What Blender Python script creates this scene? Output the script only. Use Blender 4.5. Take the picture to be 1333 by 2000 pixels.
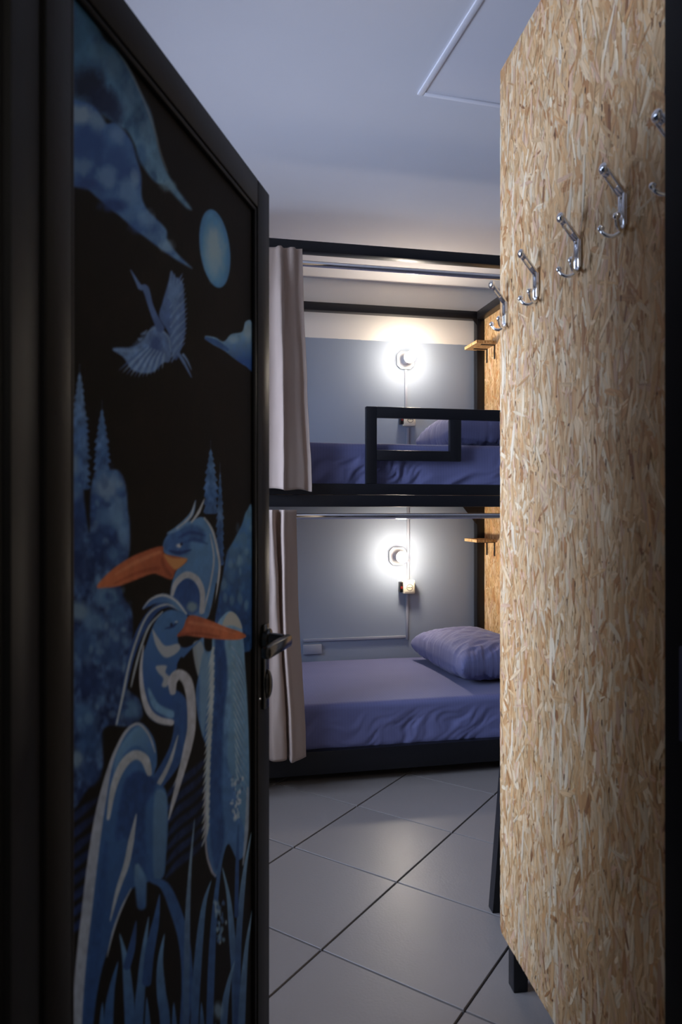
import bpy, bmesh, math, random
import numpy as np
from mathutils import Vector, Matrix, noise as mn

# ------------------------------------------------------------------ camera, world, lights, exposure
F, CX, CY, HC, YAW = 1376.0, 666.5, 994.0, 1.29, math.radians(11.5)
CA, SA = math.cos(YAW), math.sin(YAW)
scene = bpy.context.scene
C = scene.collection
for o in list(bpy.data.objects):
    bpy.data.objects.remove(o)

cam_d = bpy.data.cameras.new('camera')
cam = bpy.data.objects.new('camera', cam_d); C.objects.link(cam)
cam_d.sensor_fit = 'VERTICAL'; cam_d.sensor_height = 36.0; cam_d.sensor_width = 24.0
cam_d.lens = F / 2000 * 36
cam_d.shift_y = -(1000 - CY) / 2000
cam_d.clip_start = 0.05
cam.location = (0, 0, HC); cam.rotation_euler = (math.pi / 2, 0, -YAW)
cam_d.dof.use_dof = True; cam_d.dof.focus_distance = 3.9; cam_d.dof.aperture_fstop = 5.0
scene.camera = cam

w = bpy.data.worlds.new('sky'); scene.world = w; w.use_nodes = True
w.node_tree.nodes['Background'].inputs[0].default_value = (0.55, 0.68, 1.0, 1)
w.node_tree.nodes['Background'].inputs[1].default_value = 0.6

WIN = dict(v0=1.40, v1=3.15, z0=1.05, z1=2.35, u=-1.15)      # window in the left wall
wl = bpy.data.lights.new('window_daylight', 'AREA')
wl.shape = 'RECTANGLE'; wl.size = WIN['z1'] - WIN['z0']; wl.size_y = WIN['v1'] - WIN['v0']
wl.color = (0.55, 0.69, 1.0); wl.energy = 17; wl.spread = math.radians(140)
wo = bpy.data.objects.new('window_daylight', wl); C.objects.link(wo)
wo.location = (WIN['u'] - 0.16, (WIN['v0'] + WIN['v1']) / 2, (WIN['z0'] + WIN['z1']) / 2)
wo.rotation_euler = (0, -math.pi / 2 + math.radians(28), 0)
LAMP_E = 62.0
LAMP_COL = (1.0, 0.87, 0.71)

vs = scene.view_settings
vs.view_transform = 'Standard'; vs.look = 'None'; vs.exposure = 2.2; vs.gamma = 1.0; vs.use_curve_mapping = False

# ------------------------------------------------------------------ geometry helpers
def c2w(X, d):                       # camera-aligned ground coordinates -> room coordinates
    return (X * CA + d * SA, -X * SA + d * CA)
def pix(x, y, d):
    X = (x - CX) / F * d
    u, v = c2w(X, d)
    return Vector((u, v, HC - (y - CY) / F * d))
def on_v(x, y, v):                   # sight line meets the plane v = const
    k = (x - CX) / F
    return pix(x, y, v / (CA - k * SA))
def on_u(x, y, u):
    k = (x - CX) / F
    return pix(x, y, u / (k * CA + SA))
def u_at(x, v): return on_v(x, CY, v).x

def srgb(r, g=None, b=None):
    if g is None: g = b = r
    f = lambda c: (c / 12.92 if c <= 0.04045 else ((c + 0.055) / 1.055) ** 2.4)
    return tuple(f(c / 255.0) for c in (r, g, b))

def tag(o, label=None, cat=None, group=None, kind=None):
    if label: o['label'] = label
    if cat: o['category'] = cat
    if group: o['group'] = group
    if kind: o['kind'] = kind
    return o
def empty(name, loc=(0, 0, 0), rz=0.0, parent=None):
    o = bpy.data.objects.new(name, None); C.objects.link(o)
    o.location = loc; o.rotation_euler = (0, 0, rz); o.empty_display_size = 0.1
    if parent: o.parent = parent
    return o
def link(name, me, mat, parent=None, smooth=False, loc=(0, 0, 0)):
    o = bpy.data.objects.new(name, me); C.objects.link(o)
    o.location = loc
    if mat and not me.materials: me.materials.append(mat)
    if parent: o.parent = parent
    if smooth:
        me.polygons.foreach_set('use_smooth', [True] * len(me.polygons))
    return o
def from_bm(name, bm, mat, parent=None, smooth=False, loc=(0, 0, 0), sharp=None):
    bmesh.ops.recalc_face_normals(bm, faces=bm.faces)
    me = bpy.data.meshes.new(name); bm.to_mesh(me); bm.free()
    o = link(name, me, mat, parent, smooth or sharp is not None, loc)
    if sharp is not None: me.set_sharp_from_angle(angle=math.radians(sharp))
    return o
def box_bm(bm, lo, hi, bev=0.0, M=None):
    r = bmesh.ops.create_cube(bm, size=1.0)
    vs_ = r['verts']
    for p in vs_:
        p.co = Vector([(lo[i] + hi[i]) / 2 + p.co[i] * (hi[i] - lo[i]) for i in range(3)])
    if bev > 0:
        es = list({e for p in vs_ for e in p.link_edges})
        rr = bmesh.ops.bevel(bm, geom=es, offset=bev, segments=2, affect='EDGES', profile=0.5)
        vs_ = list({p for f in rr['faces'] for p in f.verts} | {p for p in vs_ if p.is_valid})
    if M is not None:
        for p in vs_: p.co = M @ p.co
    return vs_
def box(name, lo, hi, mat, parent=None, bev=0.0):
    bm = bmesh.new(); box_bm(bm, lo, hi, bev)
    return from_bm(name, bm, mat, parent, sharp=35 if bev else None)
def tube_bm(bm, pts, rad, n=10, cap=True):
    pts = [Vector(p) for p in pts]
    if not isinstance(rad, (list, tuple)): rad = [rad] * len(pts)
    t0 = (pts[1] - pts[0]).normalized()
    up = Vector((0, 0, 1)) if abs(t0.z) < 0.9 else Vector((1, 0, 0))
    nrm = (up - t0 * up.dot(t0)).normalized()
    rings = []
    for i, p in enumerate(pts):
        t = (pts[min(i + 1, len(pts) - 1)] - pts[max(i - 1, 0)]).normalized()
        nrm = (nrm - t * nrm.dot(t)).normalized(); bn = t.cross(nrm)
        rings.append([bm.verts.new(p + (nrm * math.cos(2 * math.pi * k / n) + bn * math.sin(2 * math.pi * k / n)) * rad[i]) for k in range(n)])
    for a, b in zip(rings, rings[1:]):
        for k in range(n): bm.faces.new((a[k], a[(k + 1) % n], b[(k + 1) % n], b[k]))
    if cap:
        bm.faces.new(rings[0]); bm.faces.new(list(reversed(rings[-1])))
def tube(name, pts, rad, mat, parent=None, n=14):
    bm = bmesh.new(); tube_bm(bm, pts, rad, n)
    return from_bm(name, bm, mat, parent, sharp=50)
def prism(name, poly, lo, hi, mat, parent=None, frame=None, bev=0.0):
    """poly in a 2-D frame, extruded lo..hi along the third axis; frame(a, b, c) -> xyz"""
    fr = frame or (lambda a, b, c: (a, b, c))
    bm = bmesh.new()
    A = [bm.verts.new(fr(a, b, lo)) for a, b in poly]; B = [bm.verts.new(fr(a, b, hi)) for a, b in poly]
    bm.faces.new(A); bm.faces.new(list(reversed(B))); n = len(poly)
    for i in range(n): bm.faces.new((A[i], B[i], B[(i + 1) % n], A[(i + 1) % n]))
    if bev: bmesh.ops.bevel(bm, geom=list(bm.edges), offset=bev, segments=2, affect='EDGES', profile=0.5)
    return from_bm(name, bm, mat, parent, sharp=35 if bev else None)
def clip_poly(P, Q):                 # Sutherland-Hodgman, Q convex counter-clockwise
    out = list(P)
    for i in range(len(Q)):
        a, b = Q[i], Q[(i + 1) % len(Q)]
        ins = lambda p: (b[0] - a[0]) * (p[1] - a[1]) - (b[1] - a[1]) * (p[0] - a[0]) >= -1e-12
        src, out = out, []
        for j in range(len(src)):
            p, q = src[j], src[(j + 1) % len(src)]
            ip, iq = ins(p), ins(q)
            if ip: out.append(p)
            if ip != iq:
                dx, dy = q[0] - p[0], q[1] - p[1]
                den = (b[0] - a[0]) * dy - (b[1] - a[1]) * dx
                t = -((b[0] - a[0]) * (p[1] - a[1]) - (b[1] - a[1]) * (p[0] - a[0])) / den
                out.append((p[0] + dx * t, p[1] + dy * t))
        if not out: return []
    return out
def copy_tree(o, parent=None):
    c = o.copy(); C.objects.link(c); c.parent = parent
    for ch in list(o.children): copy_tree(ch, c)
    return c

# ------------------------------------------------------------------ materials
def mat(name, col=(0.8, 0.8, 0.8), rough=0.5, metal=0.0, spec=0.5, bump=None, var=None):
    m = bpy.data.materials.new(name); m.use_nodes = True
    nt = m.node_tree; b = nt.nodes['Principled BSDF']
    b.inputs['Base Color'].default_value = (*col, 1); b.inputs['Roughness'].default_value = rough
    b.inputs['Metallic'].default_value = metal; b.inputs['Specular IOR Level'].default_value = spec
    tc = nt.nodes.new('ShaderNodeTexCoord')
    def noise(scale, detail=3, mapping=None):
        n = nt.nodes.new('ShaderNodeTexNoise'); n.inputs['Scale'].default_value = scale; n.inputs['Detail'].default_value = detail
        if mapping:
            mp = nt.nodes.new('ShaderNodeMapping'); mp.inputs['Scale'].default_value = mapping
            nt.links.new(tc.outputs['Object'], mp.inputs[0]); nt.links.new(mp.outputs[0], n.inputs['Vector'])
        else: nt.links.new(tc.outputs['Object'], n.inputs['Vector'])
        return n
    if bump:
        n = noise(bump[0], 4, bump[2] if len(bump) > 2 else None)
        bp = nt.nodes.new('ShaderNodeBump'); bp.inputs['Strength'].default_value = bump[1]; bp.inputs['Distance'].default_value = 0.01
        nt.links.new(n.outputs['Fac'], bp.inputs['Height']); nt.links.new(bp.outputs[0], b.inputs['Normal'])
    if var:                          # (scale, amount): slight uneven tone
        n = noise(var[0], 5)
        mr = nt.nodes.new('ShaderNodeMapRange'); mr.inputs[1].default_value = 0.3; mr.inputs[2].default_value = 0.7
        mr.inputs[3].default_value = 1 - var[1]; mr.inputs[4].default_value = 1 + var[1]
        nt.links.new(n.outputs['Fac'], mr.inputs[0])
        mx = nt.nodes.new('ShaderNodeVectorMath'); mx.operation = 'SCALE'; mx.inputs[0].default_value = col
        nt.links.new(mr.outputs[0], mx.inputs['Scale']); nt.links.new(mx.outputs[0], b.inputs['Base Color'])
    return m
M = {}
M['metal'] = mat('black_painted_steel', srgb(23, 23, 27), 0.38, 0, 0.35, (180, 0.03))
M['door'] = mat('black_door_paint', srgb(13, 12, 12), 0.5, 0, 0.18, (90, 0.03))
M['jamb'] = mat('black_frame_paint', srgb(8, 8, 10), 0.6, 0, 0.12)
M['chrome'] = mat('chrome', (0.86, 0.87, 0.9), 0.08, 1.0)
M['handle'] = mat('glossy_black_handle', srgb(18, 18, 18), 0.2, 0.0, 0.6)
M['white'] = mat('white_plaster', srgb(226, 221, 217), 0.75, 0, 0.2, (60, 0.02), (1.5, 0.03))
M['ceil'] = mat('white_ceiling_paint', srgb(222, 219, 220), 0.8, 0, 0.2, (40, 0.02), (1.2, 0.03))
M['hatch'] = mat('white_hatch_paint', srgb(228, 224, 226), 0.6, 0, 0.3)
M['dark'] = mat('light_corridor_paint', srgb(205, 203, 200), 0.8, 0, 0.2)  # off-white chosen so the corridor reflects fill light through the doorway
M['greybox'] = mat('grey_painted_plastic', srgb(150, 154, 166), 0.5, 0, 0.35)
M['socket'] = mat('ivory_socket_plastic', srgb(232, 222, 196), 0.35, 0, 0.45)
M['blackplastic'] = mat('black_plastic', srgb(20, 18, 18), 0.35)
M['red'] = mat('red_plastic', srgb(120, 25, 20), 0.4)
M['lampbase'] = mat('white_lamp_plastic', srgb(238, 238, 238), 0.4)
M['grout'] = mat('grey_grout', srgb(58, 56, 58), 0.9, 0, 0.1)
M['slat'] = mat('pine_slat', srgb(190, 150, 100), 0.6)

def two_tone():                      # back wall: grey-blue up to a painted line, off-white above
    m = mat('two_tone_wall_paint', (1, 1, 1), 0.62, 0, 0.3, (70, 0.02))
    nt = m.node_tree; b = nt.nodes['Principled BSDF']
    tc = nt.nodes.new('ShaderNodeTexCoord'); sx = nt.nodes.new('ShaderNodeSeparateXYZ')
    nt.links.new(tc.outputs['Object'], sx.inputs[0])
    n = nt.nodes.new('ShaderNodeTexNoise'); n.inputs['Scale'].default_value = 25; nt.links.new(tc.outputs['Object'], n.inputs['Vector'])
    ad = nt.nodes.new('ShaderNodeMath'); ad.operation = 'MULTIPLY_ADD'; ad.inputs[1].default_value = 0.004
    nt.links.new(n.outputs['Fac'], ad.inputs[0]); nt.links.new(sx.outputs[2], ad.inputs[2])
    gt = nt.nodes.new('ShaderNodeMath'); gt.operation = 'GREATER_THAN'; gt.inputs[1].default_value = PAINT_Z
    nt.links.new(ad.outputs[0], gt.inputs[0])
    mx = nt.nodes.new('ShaderNodeMix'); mx.data_type = 'RGBA'
    mx.inputs['A'].default_value = (*srgb(142, 152, 167), 1); mx.inputs['B'].default_value = (*srgb(226, 220, 212), 1)
    nt.links.new(gt.outputs[0], mx.inputs['Factor']); nt.links.new(mx.outputs['Result'], b.inputs['Base Color'])
    return m
def tile_mat():
    m = mat('grey_porcelain_tile', srgb(129, 121, 115), 0.36, 0, 0.4)
    nt = m.node_tree; b = nt.nodes['Principled BSDF']
    tc = nt.nodes.new('ShaderNodeTexCoord'); oi = nt.nodes.new('ShaderNodeObjectInfo')
    n = nt.nodes.new('ShaderNodeTexNoise'); n.inputs['Scale'].default_value = 3; n.inputs['Detail'].default_value = 6
    nt.links.new(tc.outputs['Object'], n.inputs['Vector'])
    a = nt.nodes.new('ShaderNodeMath'); a.operation = 'MULTIPLY_ADD'; a.inputs[1].default_value = 0.10
    a2 = nt.nodes.new('ShaderNodeMath'); a2.operation = 'MULTIPLY_ADD'; a2.inputs[1].default_value = 0.10; a2.inputs[2].default_value = 0.90
    nt.links.new(oi.outputs['Random'], a2.inputs[0]); nt.links.new(n.outputs['Fac'], a.inputs[0]); nt.links.new(a2.outputs[0], a.inputs[2])
    sc = nt.nodes.new('ShaderNodeVectorMath'); sc.operation = 'SCALE'; sc.inputs[0].default_value = srgb(129, 121, 115)
    nt.links.new(a.outputs[0], sc.inputs['Scale']); nt.links.new(sc.outputs[0], b.inputs['Base Color'])
    n2 = nt.nodes.new('ShaderNodeTexNoise'); n2.inputs['Scale'].default_value = 120; n2.inputs['Detail'].default_value = 3
    nt.links.new(tc.outputs['Object'], n2.inputs['Vector'])
    bp = nt.nodes.new('ShaderNodeBump'); bp.inputs['Strength'].default_value = 0.10; bp.inputs['Distance'].default_value = 0.004
    nt.links.new(n2.outputs['Fac'], bp.inputs['Height']); nt.links.new(bp.outputs[0], b.inputs['Normal'])
    return m
def fabric_mat(name, col, stripe=0.0, sheen=0.2, rough=0.75, trans=0.0):
    m = mat(name, col, rough, 0, 0.25)
    nt = m.node_tree; b = nt.nodes['Principled BSDF']
    b.inputs['Sheen Weight'].default_value = sheen; b.inputs['Sheen Roughness'].default_value = 0.4
    tc = nt.nodes.new('ShaderNodeTexCoord')
    wv = nt.nodes.new('ShaderNodeTexWave'); wv.inputs['Scale'].default_value = 22; wv.bands_direction = 'X'
    nt.links.new(tc.outputs['Object'], wv.inputs['Vector'])
    n = nt.nodes.new('ShaderNodeTexNoise'); n.inputs['Scale'].default_value = 6; n.inputs['Detail'].default_value = 5
    nt.links.new(tc.outputs['Object'], n.inputs['Vector'])
    a = nt.nodes.new('ShaderNodeMath'); a.operation = 'MULTIPLY_ADD'; a.inputs[1].default_value = stripe; a.inputs[2].default_value = 0.94 - stripe / 2
    nt.links.new(wv.outputs['Fac'], a.inputs[0])
    a2 = nt.nodes.new('ShaderNodeMath'); a2.operation = 'MULTIPLY_ADD'; a2.inputs[1].default_value = 0.12
    nt.links.new(n.outputs['Fac'], a2.inputs[0]); nt.links.new(a.outputs[0], a2.inputs[2])
    sc = nt.nodes.new('ShaderNodeVectorMath'); sc.operation = 'SCALE'; sc.inputs[0].default_value = col
    nt.links.new(a2.outputs[0], sc.inputs['Scale']); nt.links.new(sc.outputs[0], b.inputs['Base Color'])
    n2 = nt.nodes.new('ShaderNodeTexNoise'); n2.inputs['Scale'].default_value = 900; nt.links.new(tc.outputs['Object'], n2.inputs['Vector'])
    bp = nt.nodes.new('ShaderNodeBump'); bp.inputs['Strength'].default_value = 0.15; bp.inputs['Distance'].default_value = 0.001
    nt.links.new(n2.outputs['Fac'], bp.inputs['Height']); nt.links.new(bp.outputs[0], b.inputs['Normal'])
    if trans:
        tr = nt.nodes.new('ShaderNodeBsdfTranslucent'); tr.inputs[0].default_value = (*col, 1)
        ms = nt.nodes.new('ShaderNodeMixShader'); ms.inputs[0].default_value = trans
        out = nt.nodes['Material Output']
        nt.links.new(b.outputs[0], ms.inputs[1]); nt.links.new(tr.outputs[0], ms.inputs[2]); nt.links.new(ms.outputs[0], out.inputs[0])
    return m
def osb_mat(name='chipboard', chips=True):
    m = mat(name, srgb(190, 152, 105), 0.55, 0, 0.3)
    nt = m.node_tree; b = nt.nodes['Principled BSDF']
    if chips:                        # one colour for each pressed strand, fine grain along it
        at = nt.nodes.new('ShaderNodeAttribute'); at.attribute_name = 'col'
        uv = nt.nodes.new('ShaderNodeUVMap'); uv.uv_map = 'grain'
        mp = nt.nodes.new('ShaderNodeMapping'); mp.inputs['Scale'].default_value = (12, 260, 1)
        nt.links.new(uv.outputs[0], mp.inputs[0])
        n = nt.nodes.new('ShaderNodeTexNoise'); n.inputs['Scale'].default_value = 1; n.inputs['Detail'].default_value = 3
        nt.links.new(mp.outputs[0], n.inputs['Vector'])
        mr = nt.nodes.new('ShaderNodeMapRange'); mr.inputs[1].default_value = 0.25; mr.inputs[2].default_value = 0.75; mr.inputs[3].default_value = 0.76; mr.inputs[4].default_value = 1.18
        nt.links.new(n.outputs['Fac'], mr.inputs[0])
        sc = nt.nodes.new('ShaderNodeVectorMath'); sc.operation = 'SCALE'
        nt.links.new(at.outputs['Color'], sc.inputs[0]); nt.links.new(mr.outputs[0], sc.inputs['Scale'])
        nt.links.new(sc.outputs[0], b.inputs['Base Color'])
    else:
        tc = nt.nodes.new('ShaderNodeTexCoord')
        mp = nt.nodes.new('ShaderNodeMapping'); mp.inputs['Scale'].default_value = (60, 60, 14)
        nt.links.new(tc.outputs['Object'], mp.inputs[0])
        vo = nt.nodes.new('ShaderNodeTexVoronoi'); nt.links.new(mp.outputs[0], vo.inputs['Vector'])
        sx = nt.nodes.new('ShaderNodeSeparateXYZ'); nt.links.new(vo.outputs['Color'], sx.inputs[0])
        cr = nt.nodes.new('ShaderNodeValToRGB'); nt.links.new(sx.outputs[0], cr.inputs[0])
        e = cr.color_ramp.elements; e[0].color = (*srgb(150, 105, 62), 1); e[1].color = (*srgb(226, 200, 155), 1)
        x = e.new(0.5); x.color = (*srgb(200, 160, 105), 1)
        nt.links.new(cr.outputs[0], b.inputs['Base Color'])
    return m

# ------------------------------------------------------------------ the setting
VW, VB, UL, UR, ZC = 0.885, 4.25, WIN['u'], 3.0, 2.70          # front wall face, back wall, left, right, ceiling
VC = 0.765                                                    # corridor face of the front wall
UJ0, UJ1, ZD = -0.182, 0.655, 2.035                           # door opening
PAINT_Z = on_v(761, 666, VB).z
M['wall2'] = two_tone(); M['tile'] = tile_mat()
M['sheet'] = fabric_mat('blue_grey_cotton_sheet', srgb(106, 107, 144), 0.06, 0.15)
M['pillow'] = fabric_mat('blue_grey_cotton_pillowcase', srgb(109, 110, 145), 0.06, 0.15)
M['curtain'] = fabric_mat('beige_curtain_cloth', srgb(188, 166, 150), 0.0, 0.2, 0.8, 0.25)
M['osb'] = osb_mat(); M['osb_core'] = osb_mat('chipboard_core', False)
def struct(o, label=None): return tag(o, label, None, None, 'structure')

room = [(UL, VC), (UR, VC), (UR, VB), (UL, VB)]
fl = struct(box('floor', (UL - 0.15, -1.3, -0.06), (UR + 0.15, VB + 0.15, -0.0075), M['grout']), 'grey porcelain tiled floor laid diagonally')
TS = 0.45
t0 = c2w(-0.40093 * TS, 5.96847 * TS); th = 0.59025
d1 = c2w(math.sin(th) * TS, math.cos(th) * TS); d2 = c2w(math.cos(th) * TS, -math.sin(th) * TS)
tile_me = {}
def tile_mesh(poly):
    cx = sum(p[0] for p in poly) / len(poly); cy = sum(p[1] for p in poly) / len(poly)
    n = len(poly)
    inset = [(cx + (p[0] - cx) * 0.9955, cy + (p[1] - cy) * 0.9955) for p in poly]
    V = [(x, y, 0) for x, y in inset] + [(x, y, -0.0009) for x, y in poly] + [(x, y, -0.008) for x, y in poly]
    Fc = [list(range(n))] + [[i, n + i, n + (i + 1) % n, (i + 1) % n] for i in range(n)] + [[n + i, 2 * n + i, 2 * n + (i + 1) % n, n + (i + 1) % n] for i in range(n)]
    me = bpy.data.meshes.new('tile'); me.from_pydata(V, [], Fc)
    bm = bmesh.new(); bm.from_mesh(me); bmesh.ops.recalc_face_normals(bm, faces=bm.faces); bm.to_mesh(me); bm.free()
    me.materials.append(M['tile']); return me
gap = 0.0035 / TS
whole = None
for i in range(-14, 12):
    for j in range(-10, 14):
        q = [(gap, gap), (1 - gap, gap), (1 - gap, 1 - gap), (gap, 1 - gap)]
        org = (t0[0] + i * d1[0] + j * d2[0], t0[1] + i * d1[1] + j * d2[1])
        rel = [(a * d1[0] + b * d2[0], a * d1[1] + b * d2[1]) for a, b in q]
        P = [(org[0] + a, org[1] + b) for a, b in rel]
        if (P[1][0] - P[0][0]) * (P[2][1] - P[0][1]) - (P[1][1] - P[0][1]) * (P[2][0] - P[0][0]) < 0: P = P[::-1]; rel = rel[::-1]
        K = clip_poly(P, room)
        if len(K) < 3: continue
        ar = abs(sum(K[k][0] * K[(k + 1) % len(K)][1] - K[(k + 1) % len(K)][0] * K[k][1] for k in range(len(K)))) / 2
        if ar < 0.002: continue
        if len(K) == 4 and all(abs(a[0] - b[0]) + abs(a[1] - b[1]) < 1e-9 for a, b in zip(K, P)):
            if whole is None: whole = tile_mesh(rel)
            link('tile', whole, None, fl, loc=(org[0], org[1], 0))
        else:
            link('tile', tile_mesh([(a - org[0], b - org[1]) for a, b in K]), None, fl, loc=(org[0], org[1], 0))

struct(box('ceiling', (UL - 0.15, VC, ZC), (UR + 0.15, VB + 0.15, ZC + 0.1), M['ceil']), 'white ceiling')
struct(box('wall_back', (UL - 0.15, VB, 0), (UR + 0.15, VB + 0.12, ZC), M['wall2']), 'back wall painted grey below and off-white above')
struct(box('wall_right', (UR, VC, 0), (UR + 0.12, VB, ZC), M['white']), 'white right wall')
bm = bmesh.new()
for lo, hi in (((UL - 0.12, VC, 0), (UL, WIN['v0'], ZC)), ((UL - 0.12, WIN['v1'], 0), (UL, VB, ZC)),
               ((UL - 0.12, WIN['v0'], 0), (UL, WIN['v1'], WIN['z0'])), ((UL - 0.12, WIN['v0'], WIN['z1']), (UL, WIN['v1'], ZC))):
    box_bm(bm, lo, hi)
struct(from_bm('wall_left', bm, M['white']), 'white left wall with a window')
bm = bmesh.new()
for lo, hi in (((UL - 0.12, VC, 0), (UJ0 - 0.03, VW, ZC)), ((UJ1 + 0.03, VC, 0), (UR, VW, ZC)), ((UJ0 - 0.03, VC, ZD + 0.03), (UJ1 + 0.03, VW, ZC))):
    box_bm(bm, lo, hi)
struct(from_bm('wall_front', bm, M['dark']), 'pale wall around the doorway')
# corridor the picture is taken from, painted pale to bounce the fill light
struct(box('wall_corridor_left', (UL - 0.12, -1.2, 0), (UL, VC, ZC), M['dark']))
struct(box('wall_corridor_right', (UR - 1.2, -1.2, 0), (UR - 1.08, VC, ZC), M['dark']))
struct(box('wall_corridor_back', (UL - 0.12, -1.32, 0), (UR - 1.08, -1.2, ZC), M['dark']))
struct(box('ceiling_corridor', (UL - 0.12, -1.32, ZC), (UR - 1.08, VC, ZC + 0.1), M['dark']))
struct(box('floor_corridor', (UL, -1.2, -0.008), (UR - 1.2, VC, 0), M['dark']))
# added fill lamp, unseen behind the camera, brightening the near board and door
cl = tag(empty('corridor_fill_lamp', (0.25, -0.55, ZC)), 'added fill lamp on the corridor ceiling, out of view', 'lamp')
prism('base_plate', [(.17 * math.cos(k * math.pi / 16), .17 * math.sin(k * math.pi / 16)) for k in range(32)], -.03, 0, M['lampbase'], cl)
cem = bpy.data.materials.new('fill_lamp_glow'); cem.use_nodes = True
nt = cem.node_tree; nt.nodes.clear(); e_ = nt.nodes.new('ShaderNodeEmission'); o_ = nt.nodes.new('ShaderNodeOutputMaterial')
e_.inputs[0].default_value = (1.0, .93, .85, 1); e_.inputs[1].default_value = 9.5; nt.links.new(e_.outputs[0], o_.inputs[0])
bm = bmesh.new(); bmesh.ops.create_uvsphere(bm, u_segments=32, v_segments=16, radius=1)
for v in bm.verts: v.co = Vector((v.co.x * .15, v.co.y * .15, v.co.z * .06 - .03))
from_bm('fill_dome', bm, cem, cl, True)
# window
wn = struct(empty('window_1', (UL, (WIN['v0'] + WIN['v1']) / 2, WIN['z0'])), 'window in the left wall')
def wbox(nm, lo, hi, m, bev=0.004):
    o = box(nm, lo, hi, m, None, bev); o.parent = wn; o.matrix_parent_inverse = Matrix.Translation(-Vector(wn.location)); return o
vm = (WIN['v0'] + WIN['v1']) / 2
for lo, hi in (((UL - .09, WIN['v0'], WIN['z0']), (UL - .03, WIN['v0'] + .05, WIN['z1'])), ((UL - .09, WIN['v1'] - .05, WIN['z0']), (UL - .03, WIN['v1'], WIN['z1'])),
               ((UL - .09, WIN['v0'] + .05, WIN['z0']), (UL - .03, WIN['v1'] - .05, WIN['z0'] + .05)), ((UL - .09, WIN['v0'] + .05, WIN['z1'] - .05), (UL - .03, WIN['v1'] - .05, WIN['z1'])),
               ((UL - .09, vm - .03, WIN['z0'] + .05), (UL - .03, vm + .03, WIN['z1'] - .05))):
    wbox('window_frame', lo, hi, M['lampbase'])
gm = bpy.data.materials.new('window_glass'); gm.use_nodes = True
nt = gm.node_tree; nt.nodes.clear(); out = nt.nodes.new('ShaderNodeOutputMaterial'); tr = nt.nodes.new('ShaderNodeBsdfTransparent'); gl = nt.nodes.new('ShaderNodeBsdfGlossy')
gl.inputs['Roughness'].default_value = 0.02; fr = nt.nodes.new('ShaderNodeFresnel'); ms = nt.nodes.new('ShaderNodeMixShader')
nt.links.new(fr.outputs[0], ms.inputs[0]); nt.links.new(tr.outputs[0], ms.inputs[1]); nt.links.new(gl.outputs[0], ms.inputs[2]); nt.links.new(ms.outputs[0], out.inputs[0])
for a, b in ((WIN['v0'] + .05, vm - .03), (vm + .03, WIN['v1'] - .05)):
    wbox('pane', (UL - .064, a, WIN['z0'] + .05), (UL - .058, b, WIN['z1'] - .05), gm, 0)

# door frame with strike plate
df = struct(empty('trim_1', (UJ0, VC, 0)), 'black painted door frame')
def dfb(nm, lo, hi, m, bev=0.003):
    o = box(nm, lo, hi, m, None, bev); o.parent = df; o.matrix_parent_inverse = Matrix.Translation(-Vector(df.location)); return o
dfb('jamb', (UJ0 - .03, VC - .012, 0), (UJ0, VW + .012, ZD + .03), M['jamb'])
dfb('jamb', (UJ1, VC - .012, 0), (UJ1 + .03, VW + .012, ZD + .03), M['jamb'])
dfb('head_jamb', (UJ0, VC - .012, ZD), (UJ1, VW + .012, ZD + .03), M['jamb'])
dfb('casing', (UJ0 - .10, VC - .022, 0), (UJ0 - .008, VC - .008, ZD + .1), M['jamb'])
dfb('casing', (UJ1 + .008, VC - .022, 0), (UJ1 + .10, VC - .008, ZD + .1), M['jamb'])
dfb('casing', (UJ0 - .008, VC - .022, ZD + .008), (UJ1 + .008, VC - .008, ZD + .1), M['jamb'])
sp = dfb('strike_plate', (UJ1 - .0025, VW - .05, .97), (UJ1 + .001, VW - .024, 1.10), mat('dark_steel', srgb(70, 76, 100), 0.4, 1.0), 0.0008)
sp['label'] = 'dark steel strike plate'
for z in (.985, 1.08):
    bm = bmesh.new(); bmesh.ops.create_uvsphere(bm, u_segments=12, v_segments=6, radius=.0035)
    s = from_bm('screw', bm, M['chrome'], None, True, (UJ1 - .0028, VW - .037, z))
    s.parent = df; s.matrix_parent_inverse = Matrix.Translation(-Vector(df.location))

# ceiling hatch
hc = pix(815, 182, (ZC - HC) * F / (CY - 182))
hatch = tag(empty('ceiling_hatch', (hc.x, hc.y, ZC), math.radians(3.0)), 'white access hatch framed by thin trim in the ceiling', 'hatch')
HW, HL, ht = 0.75, 0.80, 0.022
box('hatch_panel', (ht, -HL + ht, -.004), (HW - ht, -ht, .0), M['hatch'], hatch)
for lo, hi in (((0, -HL, -.008), (ht, 0, 0)), ((HW - ht, -HL, -.008), (HW, 0, 0)), ((ht, -ht, -.008), (HW - ht, 0, 0)), ((ht, -HL, -.008), (HW - ht, -HL + ht, 0))):
    box('trim_strip', lo, hi, M['hatch'], hatch, 0.004)

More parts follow.
